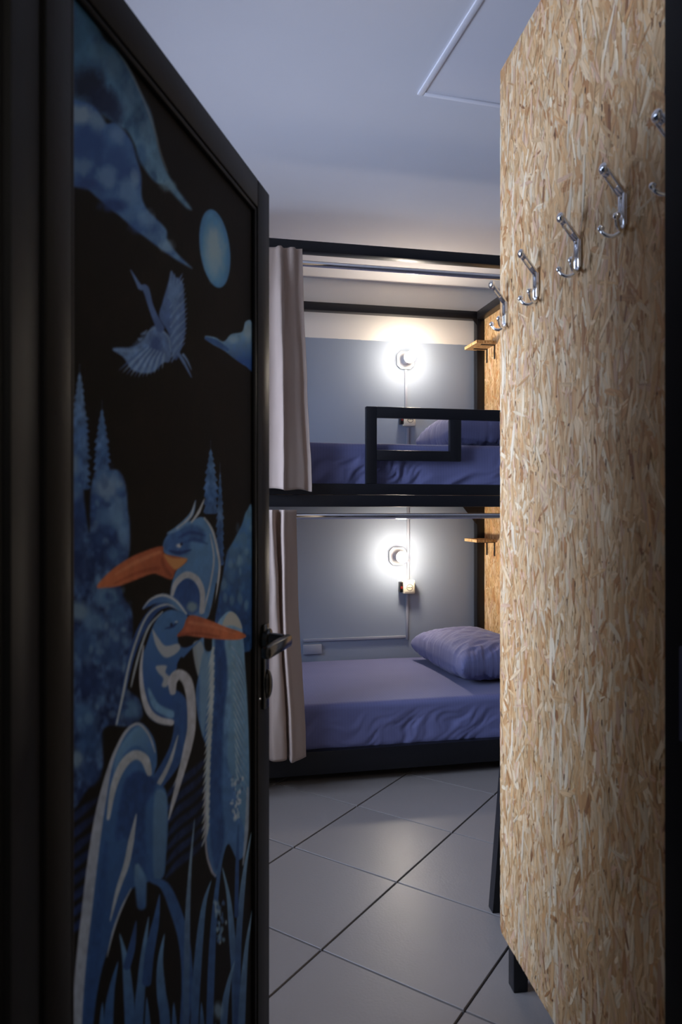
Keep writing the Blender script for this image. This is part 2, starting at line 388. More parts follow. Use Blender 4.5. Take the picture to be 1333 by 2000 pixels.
# ------------------------------------------------------------------ chipboard strands
def strands(name, parent, bounds, n, frame, seed, big=1.0):
    """flat pressed wood strands, each its own polygon and colour; frame(p, z, h) -> xyz"""
    rng = random.Random(seed)
    x0 = min(p[0] for p in bounds); x1 = max(p[0] for p in bounds); z0 = min(p[1] for p in bounds); z1 = max(p[1] for p in bounds)
    pal = [((213, 173, 124), 28), ((220, 186, 142), 23), ((205, 160, 108), 22), ((227, 201, 162), 11), ((196, 146, 94), 13), ((178, 124, 74), 6), ((211, 168, 132), 10), ((146, 98, 60), 1)]
    bag = [c for c, k in pal for _ in range(k)]
    V, Fc, COL, UV = [], [], [], []
    for i in range(n):
        q = i / n
        r = rng.random()
        if q < 0.36: L = rng.uniform(.05, .15); W = rng.uniform(.012, .030)
        elif q < 0.84: L = rng.uniform(.02, .10); W = rng.uniform(.004, .016)
        elif q < 0.846: L = rng.uniform(.06, .18); W = rng.uniform(.008, .018)
        else: L = rng.uniform(.006, .035); W = rng.uniform(.0015, .0045)
        L *= big; W *= big
        ang = rng.gauss(0, .30) if r < .76 else rng.uniform(-1.5, 1.5)
        c = rng.choice(bag)
        if q > .86 and r < .28: c = rng.choice([(92, 58, 40), (112, 72, 46), (74, 48, 38), (140, 92, 56)]); L *= .55
        elif .84 <= q < .846: c = (226, 203, 168); ang = rng.gauss(0, .15)
        k = rng.uniform(.93, 1.05); c = tuple(min(250, a * k) for a in c)
        cx, cz = rng.uniform(x0, x1), rng.uniform(z0, z1)
        tp = rng.uniform(.15, .6); tq = rng.uniform(.15, .6); bend = rng.uniform(-.25, .25) * W
        loc = [(-L / 2, -W * tp / 2), (-L * .2, -W / 2 + bend), (L * .25, -W / 2 + bend * .6), (L / 2, -W * tq / 2 + rng.uniform(-.2, .2) * W),
               (L / 2 - rng.uniform(0, .1) * L, W * tq / 2), (L * .2, W / 2 + bend), (-L * .25, W / 2 + bend), (-L / 2 + rng.uniform(0, .1) * L, W * tp / 2)]
        ca, sa = math.cos(ang), math.sin(ang)
        P = [(cx - b * ca + a * sa, cz + a * ca + b * sa) for a, b in loc]
        K = clip_poly(P, bounds)
        if len(K) < 3: continue
        h = .0002 + q * .0011
        tilt = rng.uniform(-.02, .02)
        b0 = len(V); ro = rng.uniform(0, 50)
        lc = srgb(*c)
        for (p, z) in K:
            dx, dz = p - cx, z - cz
            a = dx * sa + dz * ca; b = -dx * ca + dz * sa
            V.append(frame(p, z, max(.0001, h + b * tilt))); COL.append((*lc, 1)); UV.append((a + ro, b + ro))
        Fc.append(list(range(b0, b0 + len(K))))
    me = bpy.data.meshes.new(name); me.from_pydata(V, [], Fc)
    at = me.color_attributes.new('col', 'FLOAT_COLOR', 'POINT'); at.data.foreach_set('color', np.array(COL, dtype=np.float32).ravel())
    uv = me.uv_layers.new(name='grain')
    li = np.empty(len(me.loops), dtype=np.int32); me.loops.foreach_get('vertex_index', li)
    uv.data.foreach_set('uv', np.array(UV, dtype=np.float32)[li].ravel())
    o = link(name, me, M['osb'], parent); o['kind'] = 'stuff'
    o['label'] = 'pale and brown pressed wood strands'
    return o

# ------------------------------------------------------------------ far bunk bed
U0, U1, VF, ZT = -0.24, 1.78, 3.24, 2.538
T = 0.052
bunk = tag(empty('bunk_bed', ((U0 + U1) / 2, (VF + VB) / 2, 0)), 'black steel bunk bed with chipboard end panel along the grey wall', 'bunk bed')
def bp(nm, lo, hi, m=None, bev=0.003, par=None):
    o = box(nm, lo, hi, m or M['metal'], None, bev); o.parent = par or bunk
    o.matrix_parent_inverse = Matrix.Translation(-Vector(bunk.location)) if par is None else Matrix.Identity(4)
    return o
VBK = VB - .012
for u in (U0, U1 - T):
    bp('post', (u, VF + .0, 0), (u + T, VF + T, ZT), None)
    bp('post', (u, VBK - T, 0), (u + T, VBK, ZT), None)
bp('top_rail', (U0 + T, VF, ZT - .05), (U1 - T, VF + T, ZT))
bp('top_rail', (U0 + T, VBK - T, ZT - .05), (U1 - T, VBK, ZT))
for u in (U0, U1 - T): bp('top_rail', (u, VF + T, ZT - .05), (u + T, VBK - T, ZT))
bp('side_rail', (U0 + T, VF, 1.357), (U1 - T, VF + T, 1.409))
bp('side_rail', (U0 + T, VF, 1.300), (U1 - T, VF + T, 1.3555))
bp('side_rail', (U0 + T, VBK - T, 1.304), (U1 - T, VBK, 1.357))
for u in (U0, U1 - T): bp('end_rail', (u, VF + T, 1.304), (u + T, VBK - T, 1.357))
bp('side_rail', (U0 + T, VF, .05), (U1 - T, VF + T, .158))
bp('side_rail', (U0 + T, VBK - T, .07), (U1 - T, VBK, .125))
for u in (U0, U1 - T): bp('end_rail', (u, VF + T, .07), (u + T, VBK - T, .125))
for k in range(9):
    u = U0 + .2 + k * .2
    bp('slat', (u, VF + T, 1.357), (u + .08, VBK - T, 1.372), M['slat'], 0)
    bp('slat', (u, VF + T, .125), (u + .08, VBK - T, .14), M['slat'], 0)
g = prism('gusset', [(u_at(905, VBK - T), 1.304), (U1 - T, 1.304), (U1 - T, 1.19)], VBK - T, VBK - T + .006, M['metal'], None, lambda a, b, c: (a, c, b))
g.parent = bunk; g.matrix_parent_inverse = Matrix.Translation(-Vector(bunk.location))
g = prism('gusset', [(U1 - T - .03, ZT - .05), (U1 - T, ZT - .05), (U1 - T, ZT - .09)], VBK - T, VBK - T + .006, M['metal'], None, lambda a, b, c: (a, c, b))
g.parent = bunk; g.matrix_parent_inverse = Matrix.Translation(-Vector(bunk.location))
# guard rail of the upper bunk
gu0, gu1 = u_at(716, VF), u_at(737, VF); gu2, gu3 = u_at(880, VF), u_at(902, VF)
bp('guard_post', (gu0, VF, 1.409), (gu1, VF + .03, 1.776))
bp('guard_rail', (gu1, VF, 1.724), (U1 - T, VF + .03, 1.776))
bp('guard_post', (gu2, VF, 1.521), (gu3, VF + .03, 1.724))
bp('guard_rail', (gu1, VF, 1.521), (gu2, VF + .03, 1.570))
# chipboard end panel
ep = bp('end_panel', (U1, VF, .06), (U1 + .018, VBK, ZT), M['osb_core'], 0); ep['label'] = 'golden chipboard end panel'
strands('strands', ep, [(VF, .06), (VBK, .06), (VBK, ZT), (VF, ZT)], 3000, lambda p, z, h: (U1 - h, p, z), 5).matrix_parent_inverse = Matrix.Identity(4)
# curtain rods
VR = 3.224
for z, nm in ((2.424, 'u'), (1.256, 'l')):
    r = tube('curtain_rod', [(U0 + .01, VR, z), (U1 - .01, VR, z)], .0135, M['chrome']); r['label'] = 'chrome curtain rod'
    r.parent = bunk; r.matrix_parent_inverse = Matrix.Translation(-Vector(bunk.location))
    for u in (U0 + .02, U1 - .03):
        bp('rod_bracket', (u, VR - .006, z - .006), (u + .012, VF + .002, z + .006), M['chrome'], .001)

# ------------------------------------------------------------------ bedding
def rounded_box(name, lo, hi, r, res, disp, mat_, seed):
    lo, hi = Vector(lo), Vector(hi); size = hi - lo; ctr = (lo + hi) / 2
    V, Fc, idx = [], [], {}
    n = [max(2, int(round(size[i] / res))) for i in range(3)]
    def vert(i, j, k):
        key = (i, j, k)
        if key in idx: return idx[key]
        p = Vector((lo[0] + size[0] * i / n[0], lo[1] + size[1] * j / n[1], lo[2] + size[2] * k / n[2]))
        q = Vector([min(max(p[a], lo[a] + r), hi[a] - r) for a in range(3)])
        dlt = p - q; nr = dlt.normalized() if dlt.length > 1e-9 else Vector((0, 0, 1))
        if dlt.length > r: p = q + nr * r
        nn = Vector([(abs(nr[a]) if dlt.length > 1e-9 else 0) for a in range(3)])
        p = p + nr * disp(p, nr, lo, hi)
        idx[key] = len(V); V.append(p); return idx[key]
    for ax in range(3):
        b, c = [(1, 2), (0, 2), (0, 1)][ax]
        for side in (0, n[ax]):
            for i in range(n[b]):
                for j in range(n[c]):
                    q = []
                    for (di, dj) in ((0, 0), (1, 0), (1, 1), (0, 1)):
                        t = [0, 0, 0]; t[ax] = side; t[b] = i + di; t[c] = j + dj; q.append(vert(*t))
                    Fc.append(q)
    me = bpy.data.meshes.new(name); me.from_pydata([tuple(p) for p in V], [], Fc)
    bm = bmesh.new(); bm.from_mesh(me); bmesh.ops.recalc_face_normals(bm, faces=bm.faces); bm.to_mesh(me); bm.free()
    return link(name, me, mat_, None, True)
def ridge(x): return 1 - abs(2 * x)                       # x about -0.5..0.5
def sheet_disp(seed, amt):
    def f(p, nr, lo, hi):
        if nr.z > .7: return .002 * mn.noise(Vector((p.x * 5, p.y * 6, seed)))
        if nr.y < -.3:
            a = .55
            s = p.x * math.cos(a) + p.z * math.sin(a); t = -p.x * math.sin(a) + p.z * math.cos(a)
            wob = mn.noise(Vector((p.x * 6, p.z * 9, seed + 3)))
            big = ridge(mn.noise(Vector((s * 2.5, t * 13 + wob * .8, seed)))) - .6
            sm = ridge(mn.noise(Vector((s * 9 + 4, t * 42 + wob * 3, seed + 9)))) - .6
            mask = max(0, min(1, .45 + 1.3 * mn.noise(Vector((p.x * 2.2, p.z * 3, seed + 20)))))
            low = max(0, min(1, (hi.z - .03 - p.z) / .06))
            return amt * (.007 * big + .0075 * sm * mask + .003 * wob) * low
        return 0
    return f
ml = rounded_box('mattress', (U0 + T + .01, VF + .035, .14), (U1 - .03, VBK - .004, .366), .028, .009, sheet_disp(2.0, 1.1), M['sheet'], 1)
tag(ml, 'mattress in a blue-grey fitted sheet on the lower bunk', 'mattress', 'bunk bed mattresses')
mu = rounded_box('mattress', (U0 + T + .01, VF + .055, 1.372), (U1 - .03, VBK - .004, 1.607), .028, .009, sheet_disp(7.0, 1.9), M['sheet'], 2)
tag(mu, 'mattress in a blue-grey sheet behind the guard rail of the upper bunk', 'mattress', 'bunk bed mattresses')

def pillow(name, ctr, lu, lv, hz, seed, label, rz=0.0, tilt=0.0):
    nu, nv = 72, 96; V, Fc = [], []
    for side in (1, -1):
        for i in range(nu + 1):
            for j in range(nv + 1):
                a = i / nu * 2 - 1; b = j / nv * 2 - 1
                ea = 1 - abs(a) ** 2.6; eb = 1 - abs(b) ** 2.6
                h = max(0, ea * eb) ** .36
                pin = 1 - .07 * (1 - abs(b) ** 2) * abs(a) ** 3 ; pin2 = 1 - .06 * (1 - abs(a) ** 2) * abs(b) ** 3
                x = a * lu / 2 * pin; y = b * lv / 2 * pin2
                edge = 1 - min(1, h / .85)
                n1 = mn.noise(Vector((x * 7, y * 7, seed + side))); 
                ang = math.atan2(b, a); rad = max(abs(a), abs(b))
                cr = ridge(mn.noise(Vector((math.cos(ang) * 9, math.sin(ang) * 9, seed + rad * .8)))) - .55
                fold = ridge(mn.noise(Vector((x * 6 + y * 9, y * 22 - x * 10, seed + 5)))) - .6
                z = side * h * hz / 2 * (1 if side > 0 else .82) + .006 * n1 * h + (.022 * cr * edge * min(1, h * 2.5) + .009 * fold * min(1, h * 2)) * side
                V.append((x, y, z)); 
    W = (nu + 1) * (nv + 1)
    for s in (0, 1):
        for i in range(nu):
            for j in range(nv):
                q = [s * W + i * (nv + 1) + j, s * W + (i + 1) * (nv + 1) + j, s * W + (i + 1) * (nv + 1) + j + 1, s * W + i * (nv + 1) + j + 1]
                Fc.append(q if s == 0 else q[::-1])
    me = bpy.data.meshes.new(name); me.from_pydata(V, [], Fc)
    bm = bmesh.new(); bm.from_mesh(me); bmesh.ops.remove_doubles(bm, verts=bm.verts, dist=1e-4); bmesh.ops.recalc_face_normals(bm, faces=bm.faces)
    bm.to_mesh(me); bm.free()
    o = link(name, me, M['pillow'], None, True, ctr); o.rotation_euler = (0, tilt, rz)
    return tag(o, label, 'pillow', 'bunk bed pillows')
pillow('pillow', (1.53, 3.79, .366 + .100), .46, .74, .255, 3.0, 'plump blue-grey pillow lying on the lower bunk', math.radians(4))
pillow('pillow', (1.53, 3.80, 1.607 + .096), .46, .74, .25, 11.0, 'wrinkled blue-grey pillow on the upper bunk behind the guard rail', math.radians(-3))

# ------------------------------------------------------------------ curtains
def smooth_curve(P, n):
    P = [Vector(p) for p in P]; out = []
    m = len(P) - 1
    for k in range(n + 1):
        t = k / n * m; i = min(int(t), m - 1); f = t - i
        p0, p1, p2, p3 = P[max(i - 1, 0)], P[i], P[i + 1], P[min(i + 2, m)]
        out.append(.5 * ((2 * p1) + (p2 - p0) * f + (2 * p0 - 5 * p1 + 4 * p2 - p3) * f * f + (3 * p1 - p0 - 3 * p2 + p3) * f ** 3))
    return out
def curtain(name, secs, label, seed):
    """secs: list of (z, [(u, v), ...]) sections from top to bottom with equal point counts"""
    NU, NZ = 150, 90
    zs = [s[0] for s in secs]; cur = [smooth_curve([(a, b, 0) for a, b in s[1]], NU) for s in secs]
    V, Fc = [], []
    for r in range(NZ + 1):
        z = zs[0] + (zs[-1] - zs[0]) * r / NZ
        k = 0
        while k < len(zs) - 2 and z < zs[k + 1]: k += 1
        f = (z - zs[k]) / (zs[k + 1] - zs[k]); f = f * f * (3 - 2 * f) if len(zs) > 2 else f
        for c in range(NU + 1):
            p = cur[k][c].lerp(cur[k + 1][c], f)
            d = .004 * mn.noise(Vector((p.x * 18, z * 2.2, seed))) + .0025 * mn.noise(Vector((p.x * 40, z * 9, seed + 4)))
            V.append((p.x + d, p.y + d * .8, z + .004 * math.sin(c * .11 + seed) * (r / NZ) - .012 * (c / NU - .5) * (r / NZ)))
    for r in range(NZ):
        for c in range(NU):
            a = r * (NU + 1) + c; Fc.append((a, a + 1, a + NU + 2, a + NU + 1))
    me = bpy.data.meshes.new(name); me.from_pydata(V, [], Fc)
    o = link(name, me, M['curtain'], None, True)
    sd = o.modifiers.new('cloth', 'SOLIDIFY'); sd.thickness = .0022; sd.offset = 0
    return tag(o, label, 'curtain', 'beige curtains on the bunk bed')
ux = lambda x: u_at(x, 3.19)
f_, b_ = 3.120, 3.203          # front ridge and back valley
curtain('curtain', [
    (2.470, [(.02, b_ - .01), (.08, f_ + .03), (.12, b_ - .02), (.20, f_ + .03), (.24, b_ - .02), (ux(533), b_ - .03), (ux(541), f_ + .03), (ux(548), f_ + .03), (ux(553), b_ - .03), (ux(562), b_ - .035), (ux(567), f_ + .035), (ux(573), f_ + .035), (ux(578), b_ - .03), (ux(590), b_ - .035)]),
    (2.24, [(.02, b_), (.08, f_), (.13, b_), (.19, f_), (.25, b_), (ux(524), b_ - .02), (ux(538), f_ + .01), (ux(547), f_), (ux(553), f_ + .04), (ux(562), b_ - .04), (ux(569), f_ + .045), (ux(575), f_ + .05), (ux(584), b_ - .02), (ux(592), b_ - .03)]),
    (1.85, [(.02, b_), (.08, f_), (.13, b_), (.19, f_), (.25, b_), (ux(526), b_ - .015), (ux(540), f_ + .02), (ux(549), f_), (ux(553), f_ + .015), (ux(563), f_ + .03), (ux(574), f_ + .045), (ux(584), b_ - .03), (ux(594), b_ - .015), (ux(599), b_ - .035)]),
    (1.378, [(.01, b_), (.08, f_), (.13, b_), (.19, f_), (.25, b_), (ux(522), b_ - .02), (ux(540), f_ + .03), (ux(550), f_), (ux(555), f_ + .015), (ux(567), f_ + .025), (ux(580), f_ + .04), (ux(592), b_ - .035), (ux(602), b_ - .02), (ux(607), b_ - .045)])],
    'beige curtain bunched at the left of the upper bunk', 1.0)
curtain('curtain', [
    (1.286, [(.02, b_), (.08, f_), (.13, b_), (.20, f_), (.25, b_), (ux(522), b_ - .02), (ux(528), f_ + .02), (ux(534), f_ + .03), (ux(541), b_ - .01), (ux(548), b_), (ux(550), f_ + .01), (ux(560), f_ + .02), (ux(570), f_ + .035), (ux(578), b_ - .03)]),
    (.95, [(.02, b_), (.08, f_), (.13, b_), (.20, f_), (.25, b_), (ux(522), b_ - .02), (ux(531), f_ + .02), (ux(540), f_ + .02), (ux(545), b_), (ux(548), b_), (ux(551), f_ + .01), (ux(560), f_ + .02), (ux(572), f_ + .04), (ux(581), b_ - .03)]),
    (.165, [(.01, b_), (.08, f_), (.13, b_), (.20, f_), (.25, b_), (ux(520), b_ - .02), (ux(534), f_ + .02), (ux(556), f_ + .02), (ux(561), b_ + .0), (ux(563), b_), (ux(566), f_ + .005), (ux(576), f_ + .02), (ux(588), f_ + .035), (ux(597), b_ - .03)])],
    'beige curtain hanging at the left of the lower bunk', 4.0)

# ------------------------------------------------------------------ shelves on the end panel
def shelf(z, label):
    s = tag(empty('wall_shelf', (U1, 4.10, z)), label, 'shelf', 'small chipboard shelves in the bunks')
    bd = box('shelf_board', (-.130, -.10, -.009), (0, .10, .009), M['osb_core'], s)
    strands('strands', bd, [(-.130, -.10), (0, -.10), (0, .10), (-.130, .10)], 200, lambda p, q, h: (p, q, .009 + h), int(z * 10), .5)
    for v in (-.07, .045):
        bm = bmesh.new(); box_bm(bm, (-.09, v - .007, -.013), (-.0005, v + .007, -.009)); box_bm(bm, (-.0045, v - .007, -.095), (-.0015, v + .007, -.009))
        from_bm('bracket', bm, M['metal'], s)
    return s
shelf(on_v(906, 681, 4.20).z, 'chipboard bracket shelf high on the end panel of the upper bunk')
shelf(on_v(906, 1054, 4.20).z, 'chipboard bracket shelf on the end panel of the lower bunk')

# ------------------------------------------------------------------ wall lamps, sockets, trunking
em = bpy.data.materials.new('lit_lamp_bulb'); em.use_nodes = True
nt = em.node_tree; nt.nodes.clear(); e_ = nt.nodes.new('ShaderNodeEmission'); o_ = nt.nodes.new('ShaderNodeOutputMaterial')
e_.inputs[0].default_value = (*LAMP_COL, 1); e_.inputs[1].default_value = LAMP_E; nt.links.new(e_.outputs[0], o_.inputs[0])
def wall_lamp(x, y, label):
    p = on_v(x, y, VB)
    L = tag(empty('wall_lamp', p), label, 'lamp', 'round wall lamps at the bunks')
    a, k = .056, .024
    octo = [(-a + k, -a), (a - k, -a), (a, -a + k), (a, a - k), (a - k, a), (-a + k, a), (-a, a - k), (-a, -a + k)]
    prism('base_plate', octo, 0, .010, M['lampbase'], L, lambda q, r, c: (q, -c, r), .003)
    tube('bulb_holder', [(0, -.009, 0), (0, -.020, 0), (0, -.060, 0), (0, -.086, 0), (0, -.090, 0)], [.030, .018, .018, .034, .034], M['lampbase'], L, 20)  # flared cup added to screen the nearby wall from the bulb
    bm = bmesh.new(); bmesh.ops.create_uvsphere(bm, u_segments=32, v_segments=16, radius=1)
    for v in bm.verts: v.co = Vector((v.co.x * .034, -.112 + v.co.y * .034, v.co.z * .034))
    from_bm('lit_bulb', bm, em, L, True)
    return L
lampA = wall_lamp(792, 704, 'lit round wall lamp above the upper bunk')
lampB = wall_lamp(777, 1086, 'lit round wall lamp above the lower bunk')
def socket(x, y, label, dark_x):
    p = on_v(x, y, VB)
    S = tag(empty('wall_socket', p), label, 'socket', 'surface sockets at the bunks')
    box('body', (-.038, -.045, -.042), (.038, 0, .042), M['socket'], S, .006)
    face = box('face_plate', (-.030, -.048, -.032), (.032, -.044, .030), M['socket'], S, .002)
    bm = bmesh.new()
    for i in range(28):
        a0, a1 = 2 * math.pi * i / 28, 2 * math.pi * (i + 1) / 28
        q = [bm.verts.new((.002 + math.cos(a) * r, -.0484, -.003 + math.sin(a) * r)) for a, r in ((a0, .018), (a1, .018), (a1, .0205), (a0, .0205))]
        bm.faces.new(q)
    r_ = bmesh.ops.extrude_face_region(bm, geom=list(bm.faces))
    for v in r_['geom']:
        if isinstance(v, bmesh.types.BMVert): v.co.y += .0006
    from_bm('ring', bm, M['blackplastic'], face)
    for dx in (-.011, 0, .011):
        tube('pin_hole', [(.002 + dx, -.0475, -.003), (.002 + dx, -.0487, -.003)], .0032, M['blackplastic'], face, 10)
    sw = box('switch', (-.058, -.04, -.032), (-.0385, 0, .030), M['blackplastic'], S, .003); sw['label'] = 'black rocker switch'
    box('rocker', (-.0545, -.0425, -.012), (-.042, -.0385, .004), M['red'], sw, .001)
    return S
socket(796, 1145, 'ivory wall socket with a dark switch below the lower wall lamp', 0)
socket(797, 820, 'ivory wall socket seen behind the guard rail of the upper bunk', 0)
def trunk(pts, label, wd=.016):
    bm = bmesh.new()
    for (xa, ya), (xb, yb) in zip(pts, pts[1:]):
        a, b = on_v(xa, ya, VB), on_v(xb, yb, VB)
        if abs(a.x - b.x) < abs(a.z - b.z):
            u = (a.x + b.x) / 2; box_bm(bm, (u - wd / 2, VB - .011, min(a.z, b.z)), (u + wd / 2, VB, max(a.z, b.z)), .0015)
        else:
            z = (a.z + b.z) / 2; box_bm(bm, (min(a.x, b.x), VB - .011, z - wd / 2), (max(a.x, b.x), VB, z + wd / 2), .0015)
    o = from_bm('cable_trunking', bm, M['greybox'], None, sharp=35)
    return tag(o, label, 'cable trunking', 'grey cable trunking on the back wall')
trunk([(793, 722), (793, 806)], 'thin grey trunking dropping from the upper wall lamp to its socket')
trunk([(796, 836), (796, 870)], 'short grey trunking below the socket of the upper bunk')
trunk([(797, 985), (797, 1131)], 'thin grey trunking running down to the socket of the lower bunk')
trunk([(795, 1160), (795, 1249)], 'grey trunking dropping from the lower socket')
trunk([(592, 1249), (792.5, 1245)], 'horizontal grey trunking above the lower mattress')
jb = on_v(610, 1266, VB)
box_o = box('junction_box', (jb.x - .058, VB - .02, jb.z - .034), (jb.x + .058, VB, jb.z + .024), M['greybox'], None, .004)
tag(box_o, 'small grey junction box on the wall above the lower mattress', 'junction box')

# ------------------------------------------------------------------ near bunk bed: chipboard end panel facing the doorway
BVP = 495.0
bdir = Vector(c2w((BVP - CX) / F, 1.0)).normalized()            # along the panel, away from the camera
DB = 1.92
bo = pix(978, CY, DB); bo.z = 0
rz2 = math.atan2(bdir.y, bdir.x) - math.pi / 2                  # local +y = away from the camera, +x = behind the panel
near = tag(empty('bunk_bed', bo, rz2), 'near bunk bed whose chipboard end panel fills the right side', 'bunk bed')
PB = HC - (1818 - CY) / F * DB; PT = HC + (CY - 140) / F * DB; PW = 0.862
pan_poly = [(-PW, PB), (-.014, PB), (0, PB + .014), (0, PT), (-PW, PT)]
pan = prism('end_panel', pan_poly, .0, .018, M['osb_core'], near, lambda a, b, c: (c, a, b)); pan['label'] = 'large chipboard end panel'
strands('strands', pan, pan_poly, 9500, lambda p, z, h: (-h, p, z), 21, .92)
def nb(nm, lo, hi, m=None, bev=.002): return box(nm, lo, hi, m or M['metal'], near, bev)
LB = 2.02
for x in (.020, LB):
    nb('post', (x, -.047, 0), (x + .04, -.007, PT)); nb('post', (x, -.70, 0), (x + .04, -.66, PT))
for z0, z1 in ((.20, .26), (1.36, 1.42), (PT - .05, PT)):
    nb('side_rail', (.06, -.047, z0), (LB, -.007, z1)); nb('side_rail', (.06, -.70, z0), (LB, -.66, z1))
    nb('end_rail', (.020, -.66, z0), (.06, -.047, z1)); nb('end_rail', (LB, -.66, z0), (LB + .04, -.047, z1))
inv = near.matrix_world
for z, lab in ((.26, 'blue-grey mattress on the lower level of the near bunk bed'), (1.42, 'blue-grey mattress on the upper level of the near bunk bed')):
    bm = bmesh.new(); box_bm(bm, (.065, -.655, 0), (LB - .005, -.052, .18), .03)
    o = from_bm('mattress', bm, M['sheet'], None, sharp=60, loc=(bo.x, bo.y, z)); o.rotation_euler = (0, 0, rz2)
    tag(o, lab, 'mattress', 'bunk bed mattresses')
# ladder leaning on its far side
lad = tag(empty('ladder', (bo.x, bo.y, 0), rz2), 'black steel ladder leaning on the near bunk bed', 'ladder')
k = (963 - CX) / F; dl = HC * F / (1784 - CY); foot = pix(963, 1784, dl)
fl_ = Matrix.Rotation(-rz2, 3, 'Z') @ (foot - bo)
fx, fy = fl_.x, fl_.y
lean = .0895 / .433
top = (fy - .0) / lean
for x in (fx, fx + .36):
    bm = bmesh.new()
    zt = min(top, 1.58)
    P = [(x, fy, 0), (x + .035, fy, 0), (x + .035, fy + .04, 0), (x, fy + .04, 0)]
    A = [bm.verts.new(p) for p in P]; B = [bm.verts.new((p[0], p[1] - lean * zt, zt)) for p in P]
    bm.faces.new(A); bm.faces.new(B[::-1])
    for i in range(4): bm.faces.new((A[i], B[i], B[(i + 1) % 4], A[(i + 1) % 4]))
    from_bm('stile', bm, M['metal'], lad)
for z in (.30, .60, .90, 1.20, 1.48):
    box('rung', (fx + .035, fy - lean * z + .004, z - .015), (fx + .36, fy - lean * z + .036, z + .015), M['metal'], lad, .003)

# coat hooks
def make_hook():
    h = empty('coat_hook', (0, 0, 0))
    ch = M['chrome']
    bmk = bmesh.new()
    box_bm(bmk, (-.005, -.011, -.029), (0, .011, .029), .0022)
    box_bm(bmk, (-.0085, -.011, -.029), (-.004, -.005, .029), .0018); box_bm(bmk, (-.0085, .005, -.029), (-.004, .011, .029), .0018)
    from_bm('back_plate', bmk, ch, h, sharp=40)
    # slotted upper arm
    bm = bmesh.new(); d = Vector((-.037, 0, .047)); ln = d.length; d.normalize(); nrm = Vector((d.z, 0, -d.x))
    Mx = Matrix((( d.x, 0, nrm.x, -.004), (0, 1, 0, 0), (d.z, 0, nrm.z, .027), (0, 0, 0, 1)))
    for lo, hi in (((0, -.0115, -.0022), (ln, -.0070, .0022)), ((0, .0070, -.0022), (ln, .0115, .0022)), ((0, -.0070, -.0022), (.020, .0070, .0022)), ((ln - .016, -.0070, -.0022), (ln, .0070, .0022))):
        box_bm(bm, lo, hi, .0008, Mx)
    arm = from_bm('upper_arm', bm, ch, h, sharp=40)
    bm = bmesh.new(); bmesh.ops.create_uvsphere(bm, u_segments=18, v_segments=10, radius=1)
    e = Mx @ Vector((ln, 0, 0))
    for v in bm.verts: v.co = Vector((v.co.x * .0075, v.co.y * .0125, v.co.z * .0105)) + e
    from_bm('rounded_tip', bm, ch, arm, True)
    for s in (-1, 1):
        pts = []
        for t in range(13):
            f = t / 12; an = math.pi * (.0 + .95 * f)
            o = .0135 - .0135 * math.cos(an); dz = -.016 * math.sin(an)
            pts.append((-.003 - o * 1.05, s * .028 * f, -.027 + dz + .004 * f))
        pr = tube('prong', pts, [.0036] * 12 + [.0032], ch, h, 10)
        bm = bmesh.new(); bmesh.ops.create_uvsphere(bm, u_segments=16, v_segments=10, radius=.0066)
        from_bm('ball_tip', bm, ch, pr, True, (pts[-1][0], pts[-1][1], pts[-1][2] + .003))
    return h
hook0 = make_hook()
def on_panel(x, y):
    kx = (x - CX) / F; X0 = (978 - CX) / F * DB; sl = (BVP - CX) / F
    d = (X0 - sl * DB) / (kx - sl)
    return pix(x, y, d)
hk = [(991, 612, 'chrome double coat hook at the far edge of the chipboard panel'), (1052, 558, 'second chrome coat hook from the far edge of the chipboard panel'),
      (1134, 497, 'middle chrome coat hook of five on the chipboard panel'), (1223, 412, 'second chrome coat hook from the door frame on the chipboard panel'),
      (1334, 322, 'chrome coat hook partly hidden by the black door frame')]
for i, (x, y, lab) in enumerate(hk):
    p = on_panel(x, y)
    h = hook0 if i == 0 else copy_tree(hook0)
    nrmv = Matrix.Rotation(rz2, 3, 'Z') @ Vector((-.0013, 0, 0))
    h.location = p + nrmv; h.rotation_euler = (0, 0, rz2)
    tag(h, lab, 'coat hook', 'chrome coat hooks on the chipboard panel')

# ------------------------------------------------------------------ painted door
DVP = 982.0
ddir = Vector(c2w((DVP - CX) / F, 1.0)).normalized()
DE = 1.63
end = pix(527, CY, DE); end.z = 0
DW = 0.82; DH = HC + (CY - 380) / F * DE
hin = end - Vector((ddir.x, ddir.y, 0)) * DW * 1.0
# scale: ddir is a unit vector in the ground plane
rzd = math.atan2(ddir.y, ddir.x)
door = struct(empty('door_1', hin, rzd), 'open black door painted with two blue herons under a moon')
# local: +x along the door from hinge to free edge, -y out of the painted face, z up
ST0, ST1, RT, RB, DT = .053, .078, .063, .10, .042
def dr(nm, lo, hi, m=None, bev=.0035): return box(nm, lo, hi, m or M['door'], door, bev)
dr('stile', (0, 0, .008), (ST0, DT, DH)); dr('stile', (DW - ST1, 0, .008), (DW, DT, DH))
dr('rail', (ST0, 0, DH - RT), (DW - ST1, DT, DH)); dr('rail', (ST0, 0, .008), (DW - ST1, DT, RB))
mo = .010
for lo, hi in (((ST0, .003, RB), (ST0 + mo, .012, DH - RT)), ((DW - ST1 - mo, .003, RB), (DW - ST1, .012, DH - RT)), ((ST0 + mo, .003, DH - RT - mo), (DW - ST1 - mo, .012, DH - RT)), ((ST0 + mo, .003, RB), (DW - ST1 - mo, .012, RB + mo))):
    dr('moulding', lo, hi, None, .003)
dr('core', (ST0, .0125, RB), (DW - ST1, DT - .008, DH - RT), M['jamb'], 0)

